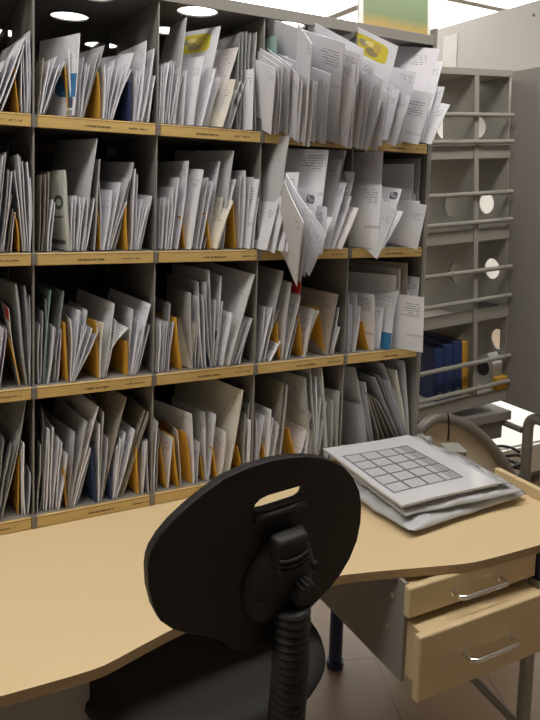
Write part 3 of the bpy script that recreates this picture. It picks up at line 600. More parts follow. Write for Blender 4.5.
2 2 w 0.726 1.542 1.05 0.763 1.542 1.158 -0.7 0.22 0.0035 -0.0016 0.0
2 2 w 0.738 1.541 1.05 0.772 1.541 1.166 9 0.22 0.0012 0.0037 0.0
2 3 w 0.796 1.543 1.05 0.809 1.543 1.195 0.6 0.18 0.0025 -0.0019 0.0
2 3 w 0.798 1.539 1.05 0.828 1.539 1.192 5 0.16 0.0025 0.0001 0.0
2 3 w 0.809 1.546 1.05 0.852 1.546 1.184 1.8 0.16 0.0018 0.0035 0.0
2 3 g 0.809 1.539 1.05 0.858 1.539 1.289 6 0.24 0.0018 -0.0003 0.0
2 3 w 0.826 1.537 1.05 0.855 1.537 1.101 5.0 0.22 0.0035 -0.0005 0.0
2 3 o 0.859 1.541 1.05 0.846 1.541 1.15 1.4 0.16 0.0022 0.0033 0.0
2 3 g 0.863 1.537 1.05 0.883 1.537 1.258 12 0.22 0.0035 0.0035 0.0
2 3 r 0.87 1.539 1.05 0.916 1.539 1.252 10 0.2 0.0012 -0.0028 0.0
2 3 a 0.874 1.538 1.05 0.914 1.538 1.219 20 0.2 0.0035 0.0 0.0
2 3 w 0.888 1.546 1.05 0.916 1.546 1.167 0.3 0.16 0.0018 -0.0006 0.0
2 3 o 0.932 1.544 1.05 0.914 1.544 1.167 14 0.2 0.0022 0.0009 0.0
2 3 a 0.932 1.537 1.05 0.959 1.537 1.18 10 0.18 0.0025 0.0028 0.0
2 3 c 0.939 1.541 1.05 0.976 1.541 1.175 16 0.2 0.0012 0.012 0.0
2 3 o 1.002 1.546 1.05 0.976 1.546 1.183 15 0.16 0.0022 -0.0013 0.0
2 3 k 1.005 1.536 1.05 1.033 1.536 1.219 24 0.26 0.0025 0.0028 0.0
2 3 w 1.018 1.542 1.05 1.041 1.542 1.18 -0.7 0.22 0.0035 -0.0026 0.0
2 3 w 1.026 1.539 1.05 1.045 1.539 1.126 3.6 0.16 0.0035 0.0029 0.0
2 4 w 1.08 1.546 1.05 1.075 1.546 1.215 0.9 0.18 0.0025 -0.0007 0.0
2 4 a 1.085 1.545 1.05 1.087 1.545 1.185 -0.6 0.18 0.0012 -0.0026 0.0
2 4 g 1.096 1.546 1.05 1.102 1.546 1.216 8 0.22 0.0035 -0.0032 0.0
2 4 w 1.099 1.54 1.05 1.114 1.54 1.179 12 0.16 0.0035 -0.0038 0.0
2 4 o 1.15 1.542 1.05 1.124 1.542 1.135 8 0.2 0.0022 0.0015 0.0
2 4 a 1.162 1.539 1.05 1.16 1.539 1.212 16 0.18 0.0012 -0.0003 0.0
2 4 w 1.165 1.536 1.05 1.158 1.536 1.167 3.6 0.16 0.0012 -0.0033 0.0
2 4 w 1.192 1.547 1.05 1.201 1.547 1.171 24 0.2 0.0035 -0.0005 0.0
2 4 w 1.215 1.538 1.05 1.246 1.538 1.219 28 0.26 0.0035 0.0038 0.0
2 4 e 1.213 1.525 1.05 1.22 1.525 1.184 20 0.18 0.0035 -0.0037 0.0
2 4 g 1.241 1.546 1.05 1.24 1.546 1.265 34 0.26 0.0018 -0.0009 0.0
2 4 a 1.244 1.543 1.05 1.291 1.543 1.217 14 0.2 0.0018 -0.0014 0.0
2 4 g 1.257 1.545 1.05 1.254 1.545 1.284 20 0.22 0.0012 -0.0029 0.0
2 4 k 1.284 1.542 1.05 1.276 1.542 1.3 26 0.26 0.0025 -0.0017 0.0
2 4 o 1.29 1.536 1.05 1.271 1.536 1.118 12 0.22 0.0022 -0.0015 0.0
2 4 w 1.301 1.544 1.05 1.315 1.544 1.204 20 0.18 0.0035 -0.0002 0.0
2 4 w 1.296 1.53 1.05 1.315 1.53 1.258 20 0.18 0.0012 -0.0029 0.0
2 4 a 1.284 1.465 1.05 1.279 1.465 1.211 24 0.2 0.0018 -0.0003 0.0
3 0 p 0.144 1.546 0.75 0.164 1.546 0.932 3.6 0.18 0.0018 -0.0029 0.0
3 0 p 0.148 1.537 0.75 0.181 1.537 0.919 -0.5 0.18 0.0025 0.001 0.0
3 0 p 0.157 1.545 0.75 0.199 1.545 0.941 10 0.2 0.0018 0.0024 0.0
3 0 p 0.16 1.541 0.75 0.212 1.541 1.015 8 0.24 0.003 -0.0016 0.0
3 0 o 0.195 1.546 0.75 0.197 1.546 0.89 2.8 0.22 0.0022 0.0003 0.0
3 0 w 0.204 1.542 0.75 0.201 1.542 0.905 0.2 0.16 0.0025 0.0006 0.0
3 0 w 0.209 1.541 0.75 0.207 1.541 0.918 7 0.18 0.005 0.003 0.0
3 0 w 0.215 1.541 0.75 0.22 1.541 0.846 2.6 0.22 0.0025 -0.0035 0.0
3 1 p 0.236 1.538 0.75 0.242 1.538 0.909 1.1 0.18 0.0035 -0.001 0.0
3 1 p 0.243 1.544 0.75 0.248 1.544 0.991 0.7 0.16 0.0012 -0.004 0.0
3 1 w 0.25 1.546 0.75 0.26 1.546 0.941 6 0.18 0.0035 0.0013 0.0
3 1 w 0.255 1.54 0.75 0.262 1.54 0.941 4.0 0.22 0.0035 -0.0013 0.0
3 1 w 0.264 1.544 0.75 0.271 1.544 0.943 2.0 0.22 0.004 0.0015 0.0
3 1 w 0.27 1.544 0.75 0.285 1.544 0.915 8 0.16 0.0018 0.0006 0.0
3 1 w 0.278 1.543 0.75 0.291 1.543 0.905 2.2 0.18 0.0035 0.0027 0.0
3 1 w 0.284 1.536 0.75 0.303 1.536 0.879 10 0.22 0.0012 -0.0002 0.0
3 1 o 0.301 1.536 0.75 0.294 1.536 0.844 0.2 0.16 0.0022 0.0013 0.0
3 1 g 0.304 1.54 0.75 0.319 1.54 0.928 12 0.2 0.0012 -0.0009 0.0
3 1 i 0.308 1.543 0.75 0.337 1.543 0.878 12 0.16 0.0025 0.0034 0.0
3 1 g 0.309 1.537 0.75 0.347 1.537 0.951 10 0.16 0.0012 0.0019 0.0
3 1 i 0.313 1.541 0.75 0.373 1.541 0.981 10 0.24 0.0035 0.0007 0.0
3 1 w 0.317 1.538 0.75 0.355 1.538 0.883 -0.4 0.22 0.0035 0.0023 0.0
3 1 w 0.325 1.544 0.75 0.358 1.544 0.881 4.4 0.22 0.0012 -0.0028 0.0
3 1 b 0.369 1.536 0.75 0.359 1.536 0.881 12 0.16 0.0022 0.0021 0.0
3 1 w 0.373 1.536 0.75 0.375 1.536 0.939 1.7 0.18 0.0035 -0.0002 0.0
3 1 g 0.378 1.541 0.75 0.386 1.541 0.965 -0.9 0.22 0.0035 0.0027 0.0
3 1 a 0.381 1.542 0.75 0.397 1.542 0.902 8 0.22 0.0018 -0.0038 0.0
3 1 k 0.385 1.546 0.75 0.441 1.546 0.994 13 0.26 0.004 0.0039 0.0
3 1 b 0.403 1.537 0.75 0.399 1.537 0.815 10 0.16 0.0022 -0.0024 0.0
3 1 w 0.408 1.541 0.75 0.42 1.541 0.879 4.3 0.16 0.0018 -0.0008 0.0
3 1 w 0.409 1.535 0.75 0.426 1.535 0.894 -0.7 0.16 0.0035 -0.0009 0.0
3 1 w 0.416 1.544 0.75 0.44 1.544 0.907 9 0.16 0.0035 0.0015 0.0
3 1 a 0.418 1.538 0.75 0.46 1.538 0.913 8 0.18 0.0035 -0.0028 0.0
3 1 k 0.426 1.547 0.75 0.488 1.547 0.955 0.6 0.22 0.0018 0.0015 0.0
3 1 k 0.431 1.545 0.75 0.497 1.545 0.952 3.1 0.16 0.0018 0.0033 0.0
3 1 k 0.436 1.545 0.75 0.497 1.545 0.943 1.5 0.22 0.0035 0.0019 0.0
3 1 o 0.472 1.537 0.75 0.466 1.537 0.866 9 0.22 0.0022 0.0017 0.0
3 1 w 0.48 1.545 0.75 0.483 1.545 0.877 -0.7 0.22 0.0018 -0.0011 0.0
3 1 w 0.482 1.536 0.75 0.489 1.536 0.879 8 0.22 0.0035 -0.0011 0.0
3 1 w 0.497 1.537 0.75 0.492 1.537 0.883 0.7 0.16 0.0018 0.0016 0.0
3 2 w 0.51 1.546 0.75 0.512 1.546 0.935 0.5 0.22 0.0035 0.0037 0.0
3 2 w 0.51 1.545 0.75 0.513 1.545 0.926 -0.0 0.16 0.0035 -0.0028 0.0
3 2 w 0.51 1.535 0.75 0.517 1.535 0.926 -0.6 0.22 0.0025 0.0021 0.0
3 2 p 0.519 1.541 0.75 0.523 1.541 0.901 2.8 0.18 0.0025 0.0009 0.0
3 2 o 0.544 1.541 0.75 0.527 1.541 0.861 6 0.16 0.0022 -0.0006 0.0
3 2 w 0.549 1.54 0.75 0.558 1.54 0.879 12 0.16 0.0018 -0.0002 0.0
3 2 o 0.575 1.536 0.75 0.559 1.536 0.883 9 0.22 0.0022 0.0022 0.0
3 2 c 0.581 1.541 0.75 0.57 1.541 0.894 -0.5 0.22 0.0025 -0.0032 0.0
3 2 o 0.613 1.544 0.75 0.593 1.544 0.887 16 0.18 0.0022 -0.0026 0.0
3 2 w 0.618 1.539 0.75 0.607 1.539 0.934 17 0.2 0.0012 -0.0015 0.0
3 2 w 0.628 1.543 0.75 0.633 1.543 0.855 12 0.16 0.0012 0.0021 0.0
3 2 o 0.647 1.545 0.75 0.636 1.545 0.816 3.1 0.16 0.0022 -0.0001 0.0
3 2 g 0.651 1.546 0.75 0.646 1.546 0.931 12 0.16 0.0035 -0.0016 0.0
3 2 w 0.654 1.54 0.75 0.646 1.54 0.892 2.7 0.22 0.0012 0.0038 0.0
3 2 w 0.659 1.541 0.75 0.676 1.541 0.923 15 0.18 0.0012 0.0007 0.0
3 2 o 0.681 1.536 0.75 0.665 1.536 0.838 6 0.2 0.0022 -0.0007 0.0
3 2 w 0.69 1.537 0.75 0.702 1.537 0.874 14 0.22 0.0035 -0.0033 0.0
3 2 c 0.712 1.539 0.75 0.749 1.539 0.979 20 0.26 0.007 -0.0023 0.0
3 2 o 0.752 1.543 0.75 0.738 1.543 0.83 7 0.2 0.0022 -0.0032 0.0
3 2 p 0.758 1.545 0.75 0.763 1.545 0.91 1.0 0.22 0.0035 0.0016 0.0
3 2 p 0.764 1.546 0.75 0.772 1.546 0.938 2.6 0.18 0.0025 -0.0019 0.0
3 2 w 0.77 1.545 0.75 0.772 1.545 0.875 9 0.22 0.0025 0.0001 0.0
3 2 w 0.772 1.536 0.75 0.772 1.536 0.896 10 0.22 0.0035 -0.0007 0.0
3 3 w 0.792 1.537 0.75 0.79 1.537 0.896 1.4 0.18 0.0012 -0.0029 0.0
3 3 w 0.797 1.54 0.75 0.815 1.54 0.9 5 0.16 0.0025 0.0023 0.0
3 3 o 0.823 1.54 0.75 0.811 1.54 0.823 4.6 0.16 0.0022 -0.0039 0.0
3 3 w 0.823 1.537 0.75 0.833 1.537 0.916 11 0.2 0.0025 -0.0037 0.0
3 3 w 0.829 1.536 0.75 0.842 1.536 0.892 3.5 0.16 0.0012 0.0034 0.0
3 3 w 0.837 1.539 0.75 0.855 1.539 0.879 0.8 0.2 0.0018 -0.0037 0.0
3 3 w 0.845 1.54 0.75 0.861 1.54 0.869 -0.0 0.2 0.0035 0.0027 0.0
3 3 k 0.854 1.542 0.75 0.872 1.542 0.983 4.1 0.16 0.0025 -0.0002 0.0
3 3 g 0.863 1.539 0.75 0.884 1.539 0.977 9 0.2 0.0012 -0.0031 0.0
3 3 o 0.929 1.546 0.75 0.895 1.546 0.852 9 0.2 0.0022 0.0035 0.0
3 3 a 0.93 1.546 0.75 0.969 1.546 0.897 22 0.22 0.0035 -0.0008 0.0
3 3 w 0.949 1.54 0.75 0.954 1.54 0.835 9 0.2 0.0018 -0.0028 0.0
3 3 w 0.966 1.545 0.75 0.971 1.545 0.836 8 0.22 0.0035 -0.0011 0.0
3 3 p 0.968 1.537 0.75 0.939 1.537 0.994 14 0.18 0.0012 0.0035 0.0
3 3 p 0.972 1.54 0.75 0.977 1.54 0.943 20 0.24 0.0025 -0.0024 0.0
3 3 p 0.98 1.537 0.75 0.952 1.537 1.015 4.5 0.22 0.0035 -0.0031 0.0
3 3 w 0.985 1.54 0.75 0.973 1.54 0.99 0.2 0.16 0.0035 -0.0021 0.0
3 3 w 0.989 1.541 0.75 0.993 1.541 0.929 2.5 0.22 0.0012 0.0032 0.0
3 3 w 0.992 1.544 0.75 1.014 1.544 0.913 10 0.18 0.0012 -0.0013 0.0
3 3 k 1.003 1.542 0.75 0.985 1.542 0.792 -0.0 0.16 0.0012 -0.0024 0.0
3 3 g 1.019 1.535 0.75 0.988 1.535 1.015 8 0.18 0.0018 -0.0036 0.0
3 3 g 1.033 1.538 0.75 1.03 1.538 0.917 12 0.18 0.0025 -0.0022 0.0
3 3 m 1.054 1.54 0.75 1.054 1.54 0.941 22 0.22 0.0012 0.0016 0.0
3 4 g 1.149 1.525 0.75 1.125 1.525 0.895 17 0.2 0.0018 -0.0031 0.0
3 4 g 1.181 1.543 0.75 1.106 1.543 1.003 10 0.16 0.0018 0.0032 0.0
3 4 g 1.188 1.543 0.75 1.144 1.543 0.956 14 0.22 0.0025 0.0023 0.0
3 4 k 1.208 1.538 0.75 1.145 1.538 0.927 0.0 0.18 0.0025 -0.0035 0.0
3 4 k 1.233 1.537 0.75 1.158 1.537 0.918 3.3 0.18 0.0012 0.0021 0.0
3 4 k 1.253 1.541 0.75 1.171 1.541 0.912 0.4 0.16 0.0018 -0.0009 0.0
3 4 k 1.273 1.542 0.75 1.186 1.542 0.899 0.7 0.16 0.0025 -0.004 0.0
3 4 g 1.284 1.537 0.75 1.172 1.537 0.968 3.4 0.2 0.0018 -0.0014 0.0
3 4 p 1.295 1.538 0.75 1.189 1.538 0.972 2.7 0.16 0.0012 0.0007 0.0
3 4 g 1.302 1.539 0.75 1.205 1.539 0.959 1.4 0.18 0.0025 0.0011 0.0
3 4 w 1.31 1.545 0.75 1.226 1.545 0.949 3.7 0.2 0.0025 -0.0004 0.0
3 4 g 1.314 1.543 0.75 1.247 1.543 0.928 2.6 0.16 0.0018 0.0033 0.0
3 4 c 1.315 1.543 0.75 1.254 1.543 0.982 12 0.2 0.006 0.0007 0.0
3 4 l 1.315 1.542 0.75 1.205 1.542 1.005 -0.5 0.22 0.0018 -0.0024 0.0
3 4 g 1.315 1.538 0.75 1.28 1.538 1.007 8 0.22 0.0018 -0.0023 0.0
"""
ORD = ['first', 'second', 'third', 'fourth', 'fifth', 'sixth', 'seventh', 'eighth', 'ninth', 'tenth', 'eleventh', 'twelfth', 'thirteenth', 'fourteenth', 'fifteenth', 'sixteenth', 'seventeenth', 'eighteenth', 'nineteenth', 'twentieth', 'twenty-first', 'twenty-second', 'twenty-third', 'twenty-fourth', 'twenty-fifth', 'twenty-sixth', 'twenty-seventh', 'twenty-eighth', 'twenty-ninth', 'thirtieth', 'thirty-first', 'thirty-second', 'thirty-third', 'thirty-fourth', 'thirty-fifth', 'thirty-sixth']
ROWN = ['top', 'second', 'third', 'bottom']
BAYN = ['leftmost', 'second', 'third', 'fourth', 'rightmost']
KIND = {  # name, look, category, group
 'w': ('letter', 'white letter', 'letter'), 'a': ('letter', 'white letter with printed address', 'letter'), 'c': ('letter', 'cream letter', 'letter'),
 'g': ('large_envelope', 'large envelope painted shadow grey', 'envelope'), 'p': ('plastic_wrapped_mail', 'clear plastic wrapped mail', 'mail packet'),
 'k': ('brochure', 'brownish grey brochure', 'brochure'), 'o': ('divider_card', 'ochre yellow divider card', 'divider card'),
 'b': ('divider_card', 'navy blue divider card', 'divider card'), 't': ('letter', 'teal green letter', 'letter'), 'l': ('large_envelope', 'large lavender white envelope', 'envelope'),
 'y': ('large_envelope', 'white envelope with yellow picture', 'envelope'), 'e': ('large_envelope', 'white envelope with blue print', 'envelope'),
 'i': ('letter', 'letter with pinkish print', 'letter'), 's': ('letter', 'white letter with dark stamp', 'letter'), 'r': ('letter', 'letter with red top corner', 'letter'),
 'n': ('letter', 'densely printed white letter', 'letter'), 'N': ('newspaper', 'rolled grey newspaper', 'newspaper'), 'v': ('letter', 'violet tinged letter', 'letter'),
 'm': ('magazine', 'glossy magazine with reddish cover', 'magazine')}
def sheet(L, H, th, bow, kind, seed, foldy):
    bm = bmesh.new(); uvl = bm.loops.layers.uv.new('UVMap')
    nu, nv = (6, 7) if L > .1 else (4, 5)
    wav = .0016 if kind not in 'ob' else .0
    if kind == 'p': wav = .004
    cut = .0
    def pos(i, j, side):
        u, v = i/nu, j/nv
        y = bow*math.sin(math.pi*v)*.8 + bow*.5*math.sin(math.pi*u)
        y += wav*noise.noise(V((u*2.2 + seed*3.1, v*2.4, seed)))
        tt = th*(.35 + .65*math.sin(math.pi*min(1, max(0, u*.86 + .07)))**.5) * (.5 + .5*min(1, 6*min(v, 1-v) + .25))
        if kind == 'N': tt = th*(.25 + .75*math.sin(math.pi*min(1, u*.9+.05))**.5)*(1 if v < .8 else .35 + .65*math.sqrt(max(0, 1-((v-.8)/.2)**2)))
        z = v*H
        if kind == 'o' and v > .9: pass
        return V((u*L, y + side*tt/2, z))
    G = [[[bm.verts.new(pos(i, j, s)) for j in range(nv+1)] for i in range(nu+1)] for s in (1, -1)]
    def face(vs, uvs):
        f = bm.faces.new(vs)
        for l, c in zip(f.loops, uvs): l[uvl].uv = c
    U = lambda i: i/nu*L
    Vv = lambda j: (1-j/nv)*H
    for s in (0, 1):
        for i in range(nu):
            for j in range(nv):
                ij = [(i, j), (i+1, j), (i+1, j+1), (i, j+1)]
                if s: ij.reverse()
                off = 0 if s == 0 else 2.0
                face([G[s][a][b] for a, b in ij], [(U(a)+off, Vv(b)) for a, b in ij])
    for i in range(nu):
        for j in (0, nv): face([G[0][i][j], G[0][i+1][j], G[1][i+1][j], G[1][i][j]], [(3, 3)]*4)
    for j in range(nv):
        for i in (0, nu): face([G[0][i][j], G[0][i][j+1], G[1][i][j+1], G[1][i][j]], [(3, 3)]*4)
    return bm
rows = [r.split() for r in MAIL.strip().splitlines()]
cnt = {}
for r in rows: cnt[(r[0], r[1])] = cnt.get((r[0], r[1]), 0) + 1
seen = {}
for idx, r in enumerate(rows):
    row, bay, k = int(r[0]), int(r[1]), r[2]
    f = [float(x) for x in r[3:]]
    Pb, Pt = V(f[0:3]), V(f[3:6]); yaw, L, th, bow, dip = f[6:11]
    e = Pt-Pb; H = e.length; e.normalize()
    d0 = V((-math.sin(R(yaw)), math.cos(R(yaw)), 0))
    nrm = e.cross(d0).normalized(); d = nrm.cross(e).normalized()
    if dip == 0: L = min(L, 1.885-Pb.y)
    n = seen[(row, bay)] = seen.get((row, bay), 0) + 1
    tot = cnt[(r[0], r[1])]
    name, look, cat = KIND[k]
    if bay == 0: which = ORD[tot-n] + ' piece from the right'
    else: which = ORD[n-1] + ' piece from the left'
    if k in 'ob':
        # divider card: an upright tapering card
        o = obj(name, sheet(L, H, th, bow, k, idx, 0), P[k], smooth=True, angle=40)
    else:
        o = obj(name, sheet(L, H, th, bow, k, idx, 0), P[k], smooth=True, angle=50)
    o.matrix_world = Matrix(((d.x, nrm.x, e.x, Pb.x), (d.y, nrm.y, e.y, Pb.y), (d.z, nrm.z, e.z, Pb.z), (0, 0, 0, 1)))
    tag(o, '%s, %s in the %s row\'s %s bay' % (look, which, ROWN[row], BAYN[bay]), cat,
        'divider cards between the mail' if cat == 'divider card' else 'mail in the %s row' % ROWN[row])

# ---------------------------------------------------------------- poster on top of the frame
po = empty('poster', 'green and yellow picture in a white mount standing on top of the frame', 'poster', (1.207, 1.56, TOPZ+.0045))
obj('mount', bx(-.128, .128, -.004, .004, 0, .22, .001, 1), plain('white_mount_card', (.82, .82, .80), .5), po)
g = N('landscape_print'); co = g.coord('Generated'); sp = g.n('SeparateXYZ'); g.put(sp.inputs[0], co)
h = g.math('ADD', sp.outputs[2], g.math('MULTIPLY', g.math('SUBTRACT', g.noise(4, co, 3), .5), .12))
cr = g.n('ValToRGB'); g.put(cr.inputs[0], h)
els = cr.color_ramp.elements; els[0].position = .10; els[0].color = (.46, .33, .11, 1); els[1].position = .24; els[1].color = (.22, .29, .16, 1)
e2 = els.new(.55); e2.color = (.25, .33, .19, 1); e3 = els.new(.8); e3.color = (.42, .52, .50, 1)
g.put(g.b.inputs['Base Color'], cr.outputs[0]); g.b.inputs['Roughness'].default_value = .4
obj('picture', bx(-.113, .113, -.0055, -.0042, .014, .206), g.m, po)
po.rotation_euler = (R(-4), 0, 0)

# ---------------------------------------------------------------- desk
dk = empty('desk', 'birch laminate sorting desk with plywood edge, carrying the mail frame', 'desk', (.5, 1.5, 0))
def dp(name, bm, mat, **k):
    bmesh.ops.translate(bm, verts=bm.verts, vec=(-.5, -1.5, 0)); return obj(name, bm, mat, dk, **k)
edge = [(-.40, 1.034), (.10, 1.028), (.20, 1.0245), (.24, 1.0245), (.262, 1.0268), (.285, 1.033), (.333, 1.048), (.385, 1.063), (.46, 1.080), (.56, 1.090), (.67, 1.088), (.766, 1.078), (.843, 1.058), (.909, 1.038), (.97, 1.020), (1.02, 1.006), (1.045, 1.0005), (1.07, .9975), (1.116, .9945), (1.241, .990), (1.42, .984)]
bm = bmesh.new()
prism(bm, edge + [(1.42, 2.30), (-.40, 2.30)], [], (0, 0, .7005), (1, 0, 0), (0, 1, 0), .019)
dp('worktop', bm, [M['desk'], M['ply']])
dp('end_lip', bx(1.4205, 1.438, .984, 1.30, .700, .748, .003, 2), M['desk'])
dp('modesty_panel', bx(-.36, .262, 1.13, 1.15, .09, .700), M['warm_grey'])
def leg(x, y):
    bm = tube(bmesh.new(), [(x, y, .012), (x, y, .700)], .021, 20); tube(bm, [(x, y, 0), (x, y, .02)], .027, 20)
    return dp('leg', bm, M['navy'], smooth=True, angle=40)
for x, y in ((1.16, 1.66), (-.33, 1.62), (-.33, 2.22), (1.30, 2.22)): leg(x, y)
bm = tube(bmesh.new(), [(1.298, 1.05, 0), (1.298, 1.05, .700)], .0165, 18)
tube(bm, rounded([(1.298, 1.06, .205), (1.298, 1.25, .225), (1.298, 1.62, .225)], .03), .011, 14)
dp('leg_frame', bm, M['tube'], smooth=True, angle=40)
dp('bracket', bx(1.258, 1.29, 1.0, 1.03, .62, .700, .003), M['navy'])

# drawer unit under the desk
du = empty('drawer_unit', 'grey steel drawer unit with two birch drawers, hung under the desk', 'drawer unit', (1.06, 1.2, .48))
def up(name, bm, mat, parent=du, **k):
    bmesh.ops.translate(bm, verts=bm.verts, vec=(-1.06, -1.2, -.48)); return obj(name, bm, mat, parent, **k)
for x0 in (.884, 1.2405):
    bm = bmesh.new(); prism(bm, [(1.024, .484), (1.352, .484), (1.352, .700), (1.024, .700)], [], (x0, 0, 0), (0, 1, 0), (0, 0, 1), .008)
    up('side_panel', bm, M['steel'])
for y, z in ((1.06, .655), (1.07, .575)): up('screw', tube(bmesh.new(), [(.8842, y, z), (.881, y, z)], .006, 14), M['chrome'])
up('back_panel', bx(.8925, 1.240, 1.344, 1.352, .484, .700), M['steel_dark'])
def drawer(z0, z1, yf, x0, x1):
    bm = bx(x0, x1, yf, yf+.018, z0, z1, .004, 3)
    box(bm, .894, 1.238, yf+.0185, 1.340, z0+.012, z1-.010)
    return up('drawer', bm, [M['wood']])
d1 = drawer(.6335, .6995, 1.006, .880, 1.252)
d2 = drawer(.487, .6265, .958, .871, 1.256)
def handle(d, xa, xb, y, z):
    bm = tube(bmesh.new(), rounded([(xa, y, z), (xa, y-.028, z), (xb, y-.028, z), (xb, y, z)], .014), .0055, 12)
    tube(bm, [(xa, y-.0002, z), (xa, y-.003, z)], .0085, 14); tube(bm, [(xb, y-.0002, z), (xb, y-.003, z)], .0085, 14)
    up('handle', bm, M['chrome'], d, smooth=True, angle=45)
handle(d1, 1.000, 1.134, 1.006, .663)
handle(d2, .994, 1.122, .958, .556)

# ---------------------------------------------------------------- parcels on the desk
def pouch(x0, x1, y0, y1, h, seed, n=26, sag=.35):
    bm = bmesh.new(); g0 = {}
    for s in (1, -1):
        for i in range(n+1):
            for j in range(n+1):
                if s == -1 and (i in (0, n) or j in (0, n)): g0[(s, i, j)] = g0[(1, i, j)]; continue
                u, v = i/n, j/n
                env = (max(0, 1-abs(2*u-1)**6)*max(0, 1-abs(2*v-1)**6))**.5
                q = V((u*5+seed, v*5, seed*2.3))
                wr = noise.noise(q)*.5 + noise.noise(q*2.3)*.35 + noise.noise(q*5)*.22 + abs(noise.noise(q*3.1+V((9,0,0))))*.4 - .12
                jx = noise.noise(V((v*4, seed, 1)))*.009*(1-env) ; jy = noise.noise(V((u*4, seed, 7)))*.009*(1-env)
                z = h*.42 + (h*.45*env*(1 + sag*wr) if s == 1 else -h*.40*env) + (.007*noise.noise(V((u*9, v*9, seed))) if env < .05 else 0)
                g0[(s, i, j)] = bm.verts.new((x0+(x1-x0)*u+jx, y0+(y1-y0)*v+jy, max(.0008, z)))
    for s in (1, -1):
        for i in range(n):
            for j in range(n):
                a = [g0[(s, i, j)], g0[(s, i+1, j)], g0[(s, i+1, j+1)], g0[(s, i, j+1)]]
                try: bm.faces.new(a if s == 1 else a[::-1])
                except ValueError: pass
    return bm
bagm = paper('grey_mailing_plastic', (.52, .53, .55), rough=.24, coat=.5, wrinkle=1.0, var=.05)
b1 = obj('mailing_bag', pouch(-.205, .205, -.165, .16, .038, 3.0, 40, 1.25), bagm, smooth=True, loc=(1.178, 1.312, .7205))
b1.rotation_euler = (0, 0, R(4)); tag(b1, 'crumpled grey plastic mailing bag lying flat on the desk, under the grid printed packet', 'mailing bag')
b1m = obj('black_print', bx(-.012, .012, -.0035, .0035, 0, .001), M['rubber'], b1, loc=(-.16, -.135, .0235)); b1m.rotation_euler = (R(-6), R(-8), .5)
b2 = obj('mailing_bag', pouch(-.155, .215, -.172, .140, .030, 8.0, 40, 1.1), bagm, smooth=True, loc=(1.155, 1.325, .7470))
b2.rotation_euler = (0, 0, R(-3)); tag(b2, 'thin folded grey plastic bag sandwiched between the mailing bag and the printed packet', 'mailing bag')
pk = empty('mail_packet', 'white packet printed with a large grid, on top of the grey mailing bags', 'mail packet', (1.137, 1.34, .7825), R(-1.5))
def slab(x0, x1, y0, y1, th, seed, droop):
    n = 16; bm = bmesh.new(); uvl = bm.loops.layers.uv.new('UVMap'); G = {}
    for s in (0, 1):
        for i in range(n+1):
            for j in range(n+1):
                u, v = i/n, j/n
                z = droop*(noise.noise(V((u*1.6, v*1.6, seed)))) + s*th - .006*max(0, (.25-u))*4*max(0, .5-v)
                G[s, i, j] = bm.verts.new((x0+(x1-x0)*u, y0+(y1-y0)*v, z))
    for s in (0, 1):
        for i in range(n):
            for j in range(n):
                a = [G[s, i, j], G[s, i+1, j], G[s, i+1, j+1], G[s, i, j+1]]
                f = bm.faces.new(a if s else a[::-1])
                for l in f.loops: l[uvl].uv = (l.vert.co.x, l.vert.co.y)
    for i in range(n):
        for j in (0, n): bm.faces.new((G[0, i, j], G[0, i+1, j], G[1, i+1, j], G[1, i, j]))
        for k in (0, n): bm.faces.new((G[0, k, i], G[0, k, i+1], G[1, k, i+1], G[1, k, i]))
    return bm
# printed grid in metres on the packet
g = N('grid_printed_paper'); uv = g.n('UVMap'); uv.uv_map = 'UVMap'; sp = g.n('SeparateXYZ'); g.put(sp.inputs[0], uv.outputs[0]); u, v = sp.outputs[0], sp.outputs[1]
gx0, gx1, gy0, gy1, NX, NY = -.126, .088, -.118, .112, 4, 5
a = g.math('MULTIPLY', g.math('SUBTRACT', u, gx0), NX/(gx1-gx0)); b = g.math('MULTIPLY', g.math('SUBTRACT', v, gy0), NY/(gy1-gy0))
def near(t, w): 
    fr_ = g.math('ABSOLUTE', g.math('SUBTRACT', g.math('FRACT', g.math('ADD', t, .5)), .5)); return g.math('LESS_THAN', fr_, w)
lines = g.math('MAXIMUM', near(a, .07), near(b, .08))
def within(t, lo, hi): return g.math('MULTIPLY', g.math('GREATER_THAN', t, lo), g.math('LESS_THAN', t, hi))
ins = g.math('MULTIPLY', within(a, -.05, NX+.05), within(b, -.05, NY+.05))
text = g.math('MULTIPLY', g.math('GREATER_THAN', g.noise(230, uv.outputs[0], 2), .56), g.math('MULTIPLY', within(g.math('FRACT', a), .14, .86), within(g.math('FRACT', b), .15, .8)))
bars = g.math('MULTIPLY', g.math('LESS_THAN', g.math('FRACT', g.math('MULTIPLY', b, 7)), .4), g.math('MULTIPLY', within(a, NX-.62, NX-.1), g.math('LESS_THAN', b, 5)))
paperc = g.mix(g.math('MULTIPLY', g.noise(9, uv.outputs[0], 3), .3), (.66, .655, .68, 1), (.58, .58, .60, 1))
tint = g.mix(g.math('MULTIPLY', ins, .30), paperc, (.40, .39, .44, 1))
tx = g.mix(g.math('MULTIPLY', g.math('MULTIPLY', text, ins), .35), tint, (.16, .16, .2, 1))
tx = g.mix(g.math('MULTIPLY', bars, g.math('MULTIPLY', ins, .9)), tx, (.05, .05, .06, 1))
tx = g.mix(g.math('MULTIPLY', g.math('MULTIPLY', lines, ins), .85), tx, (.09, .09, .11, 1))
g.put(g.b.inputs['Base Color'], tx); g.b.inputs['Roughness'].default_value = .32; g.b.inputs['Coat Weight'].default_value = .3
GRID = g.m
obj('printed_cover', slab(-.148, .148, -.178, .178, .006, 2.0, .003), GRID, pk, smooth=True, angle=40)
bm = bmesh.new(); n = 30
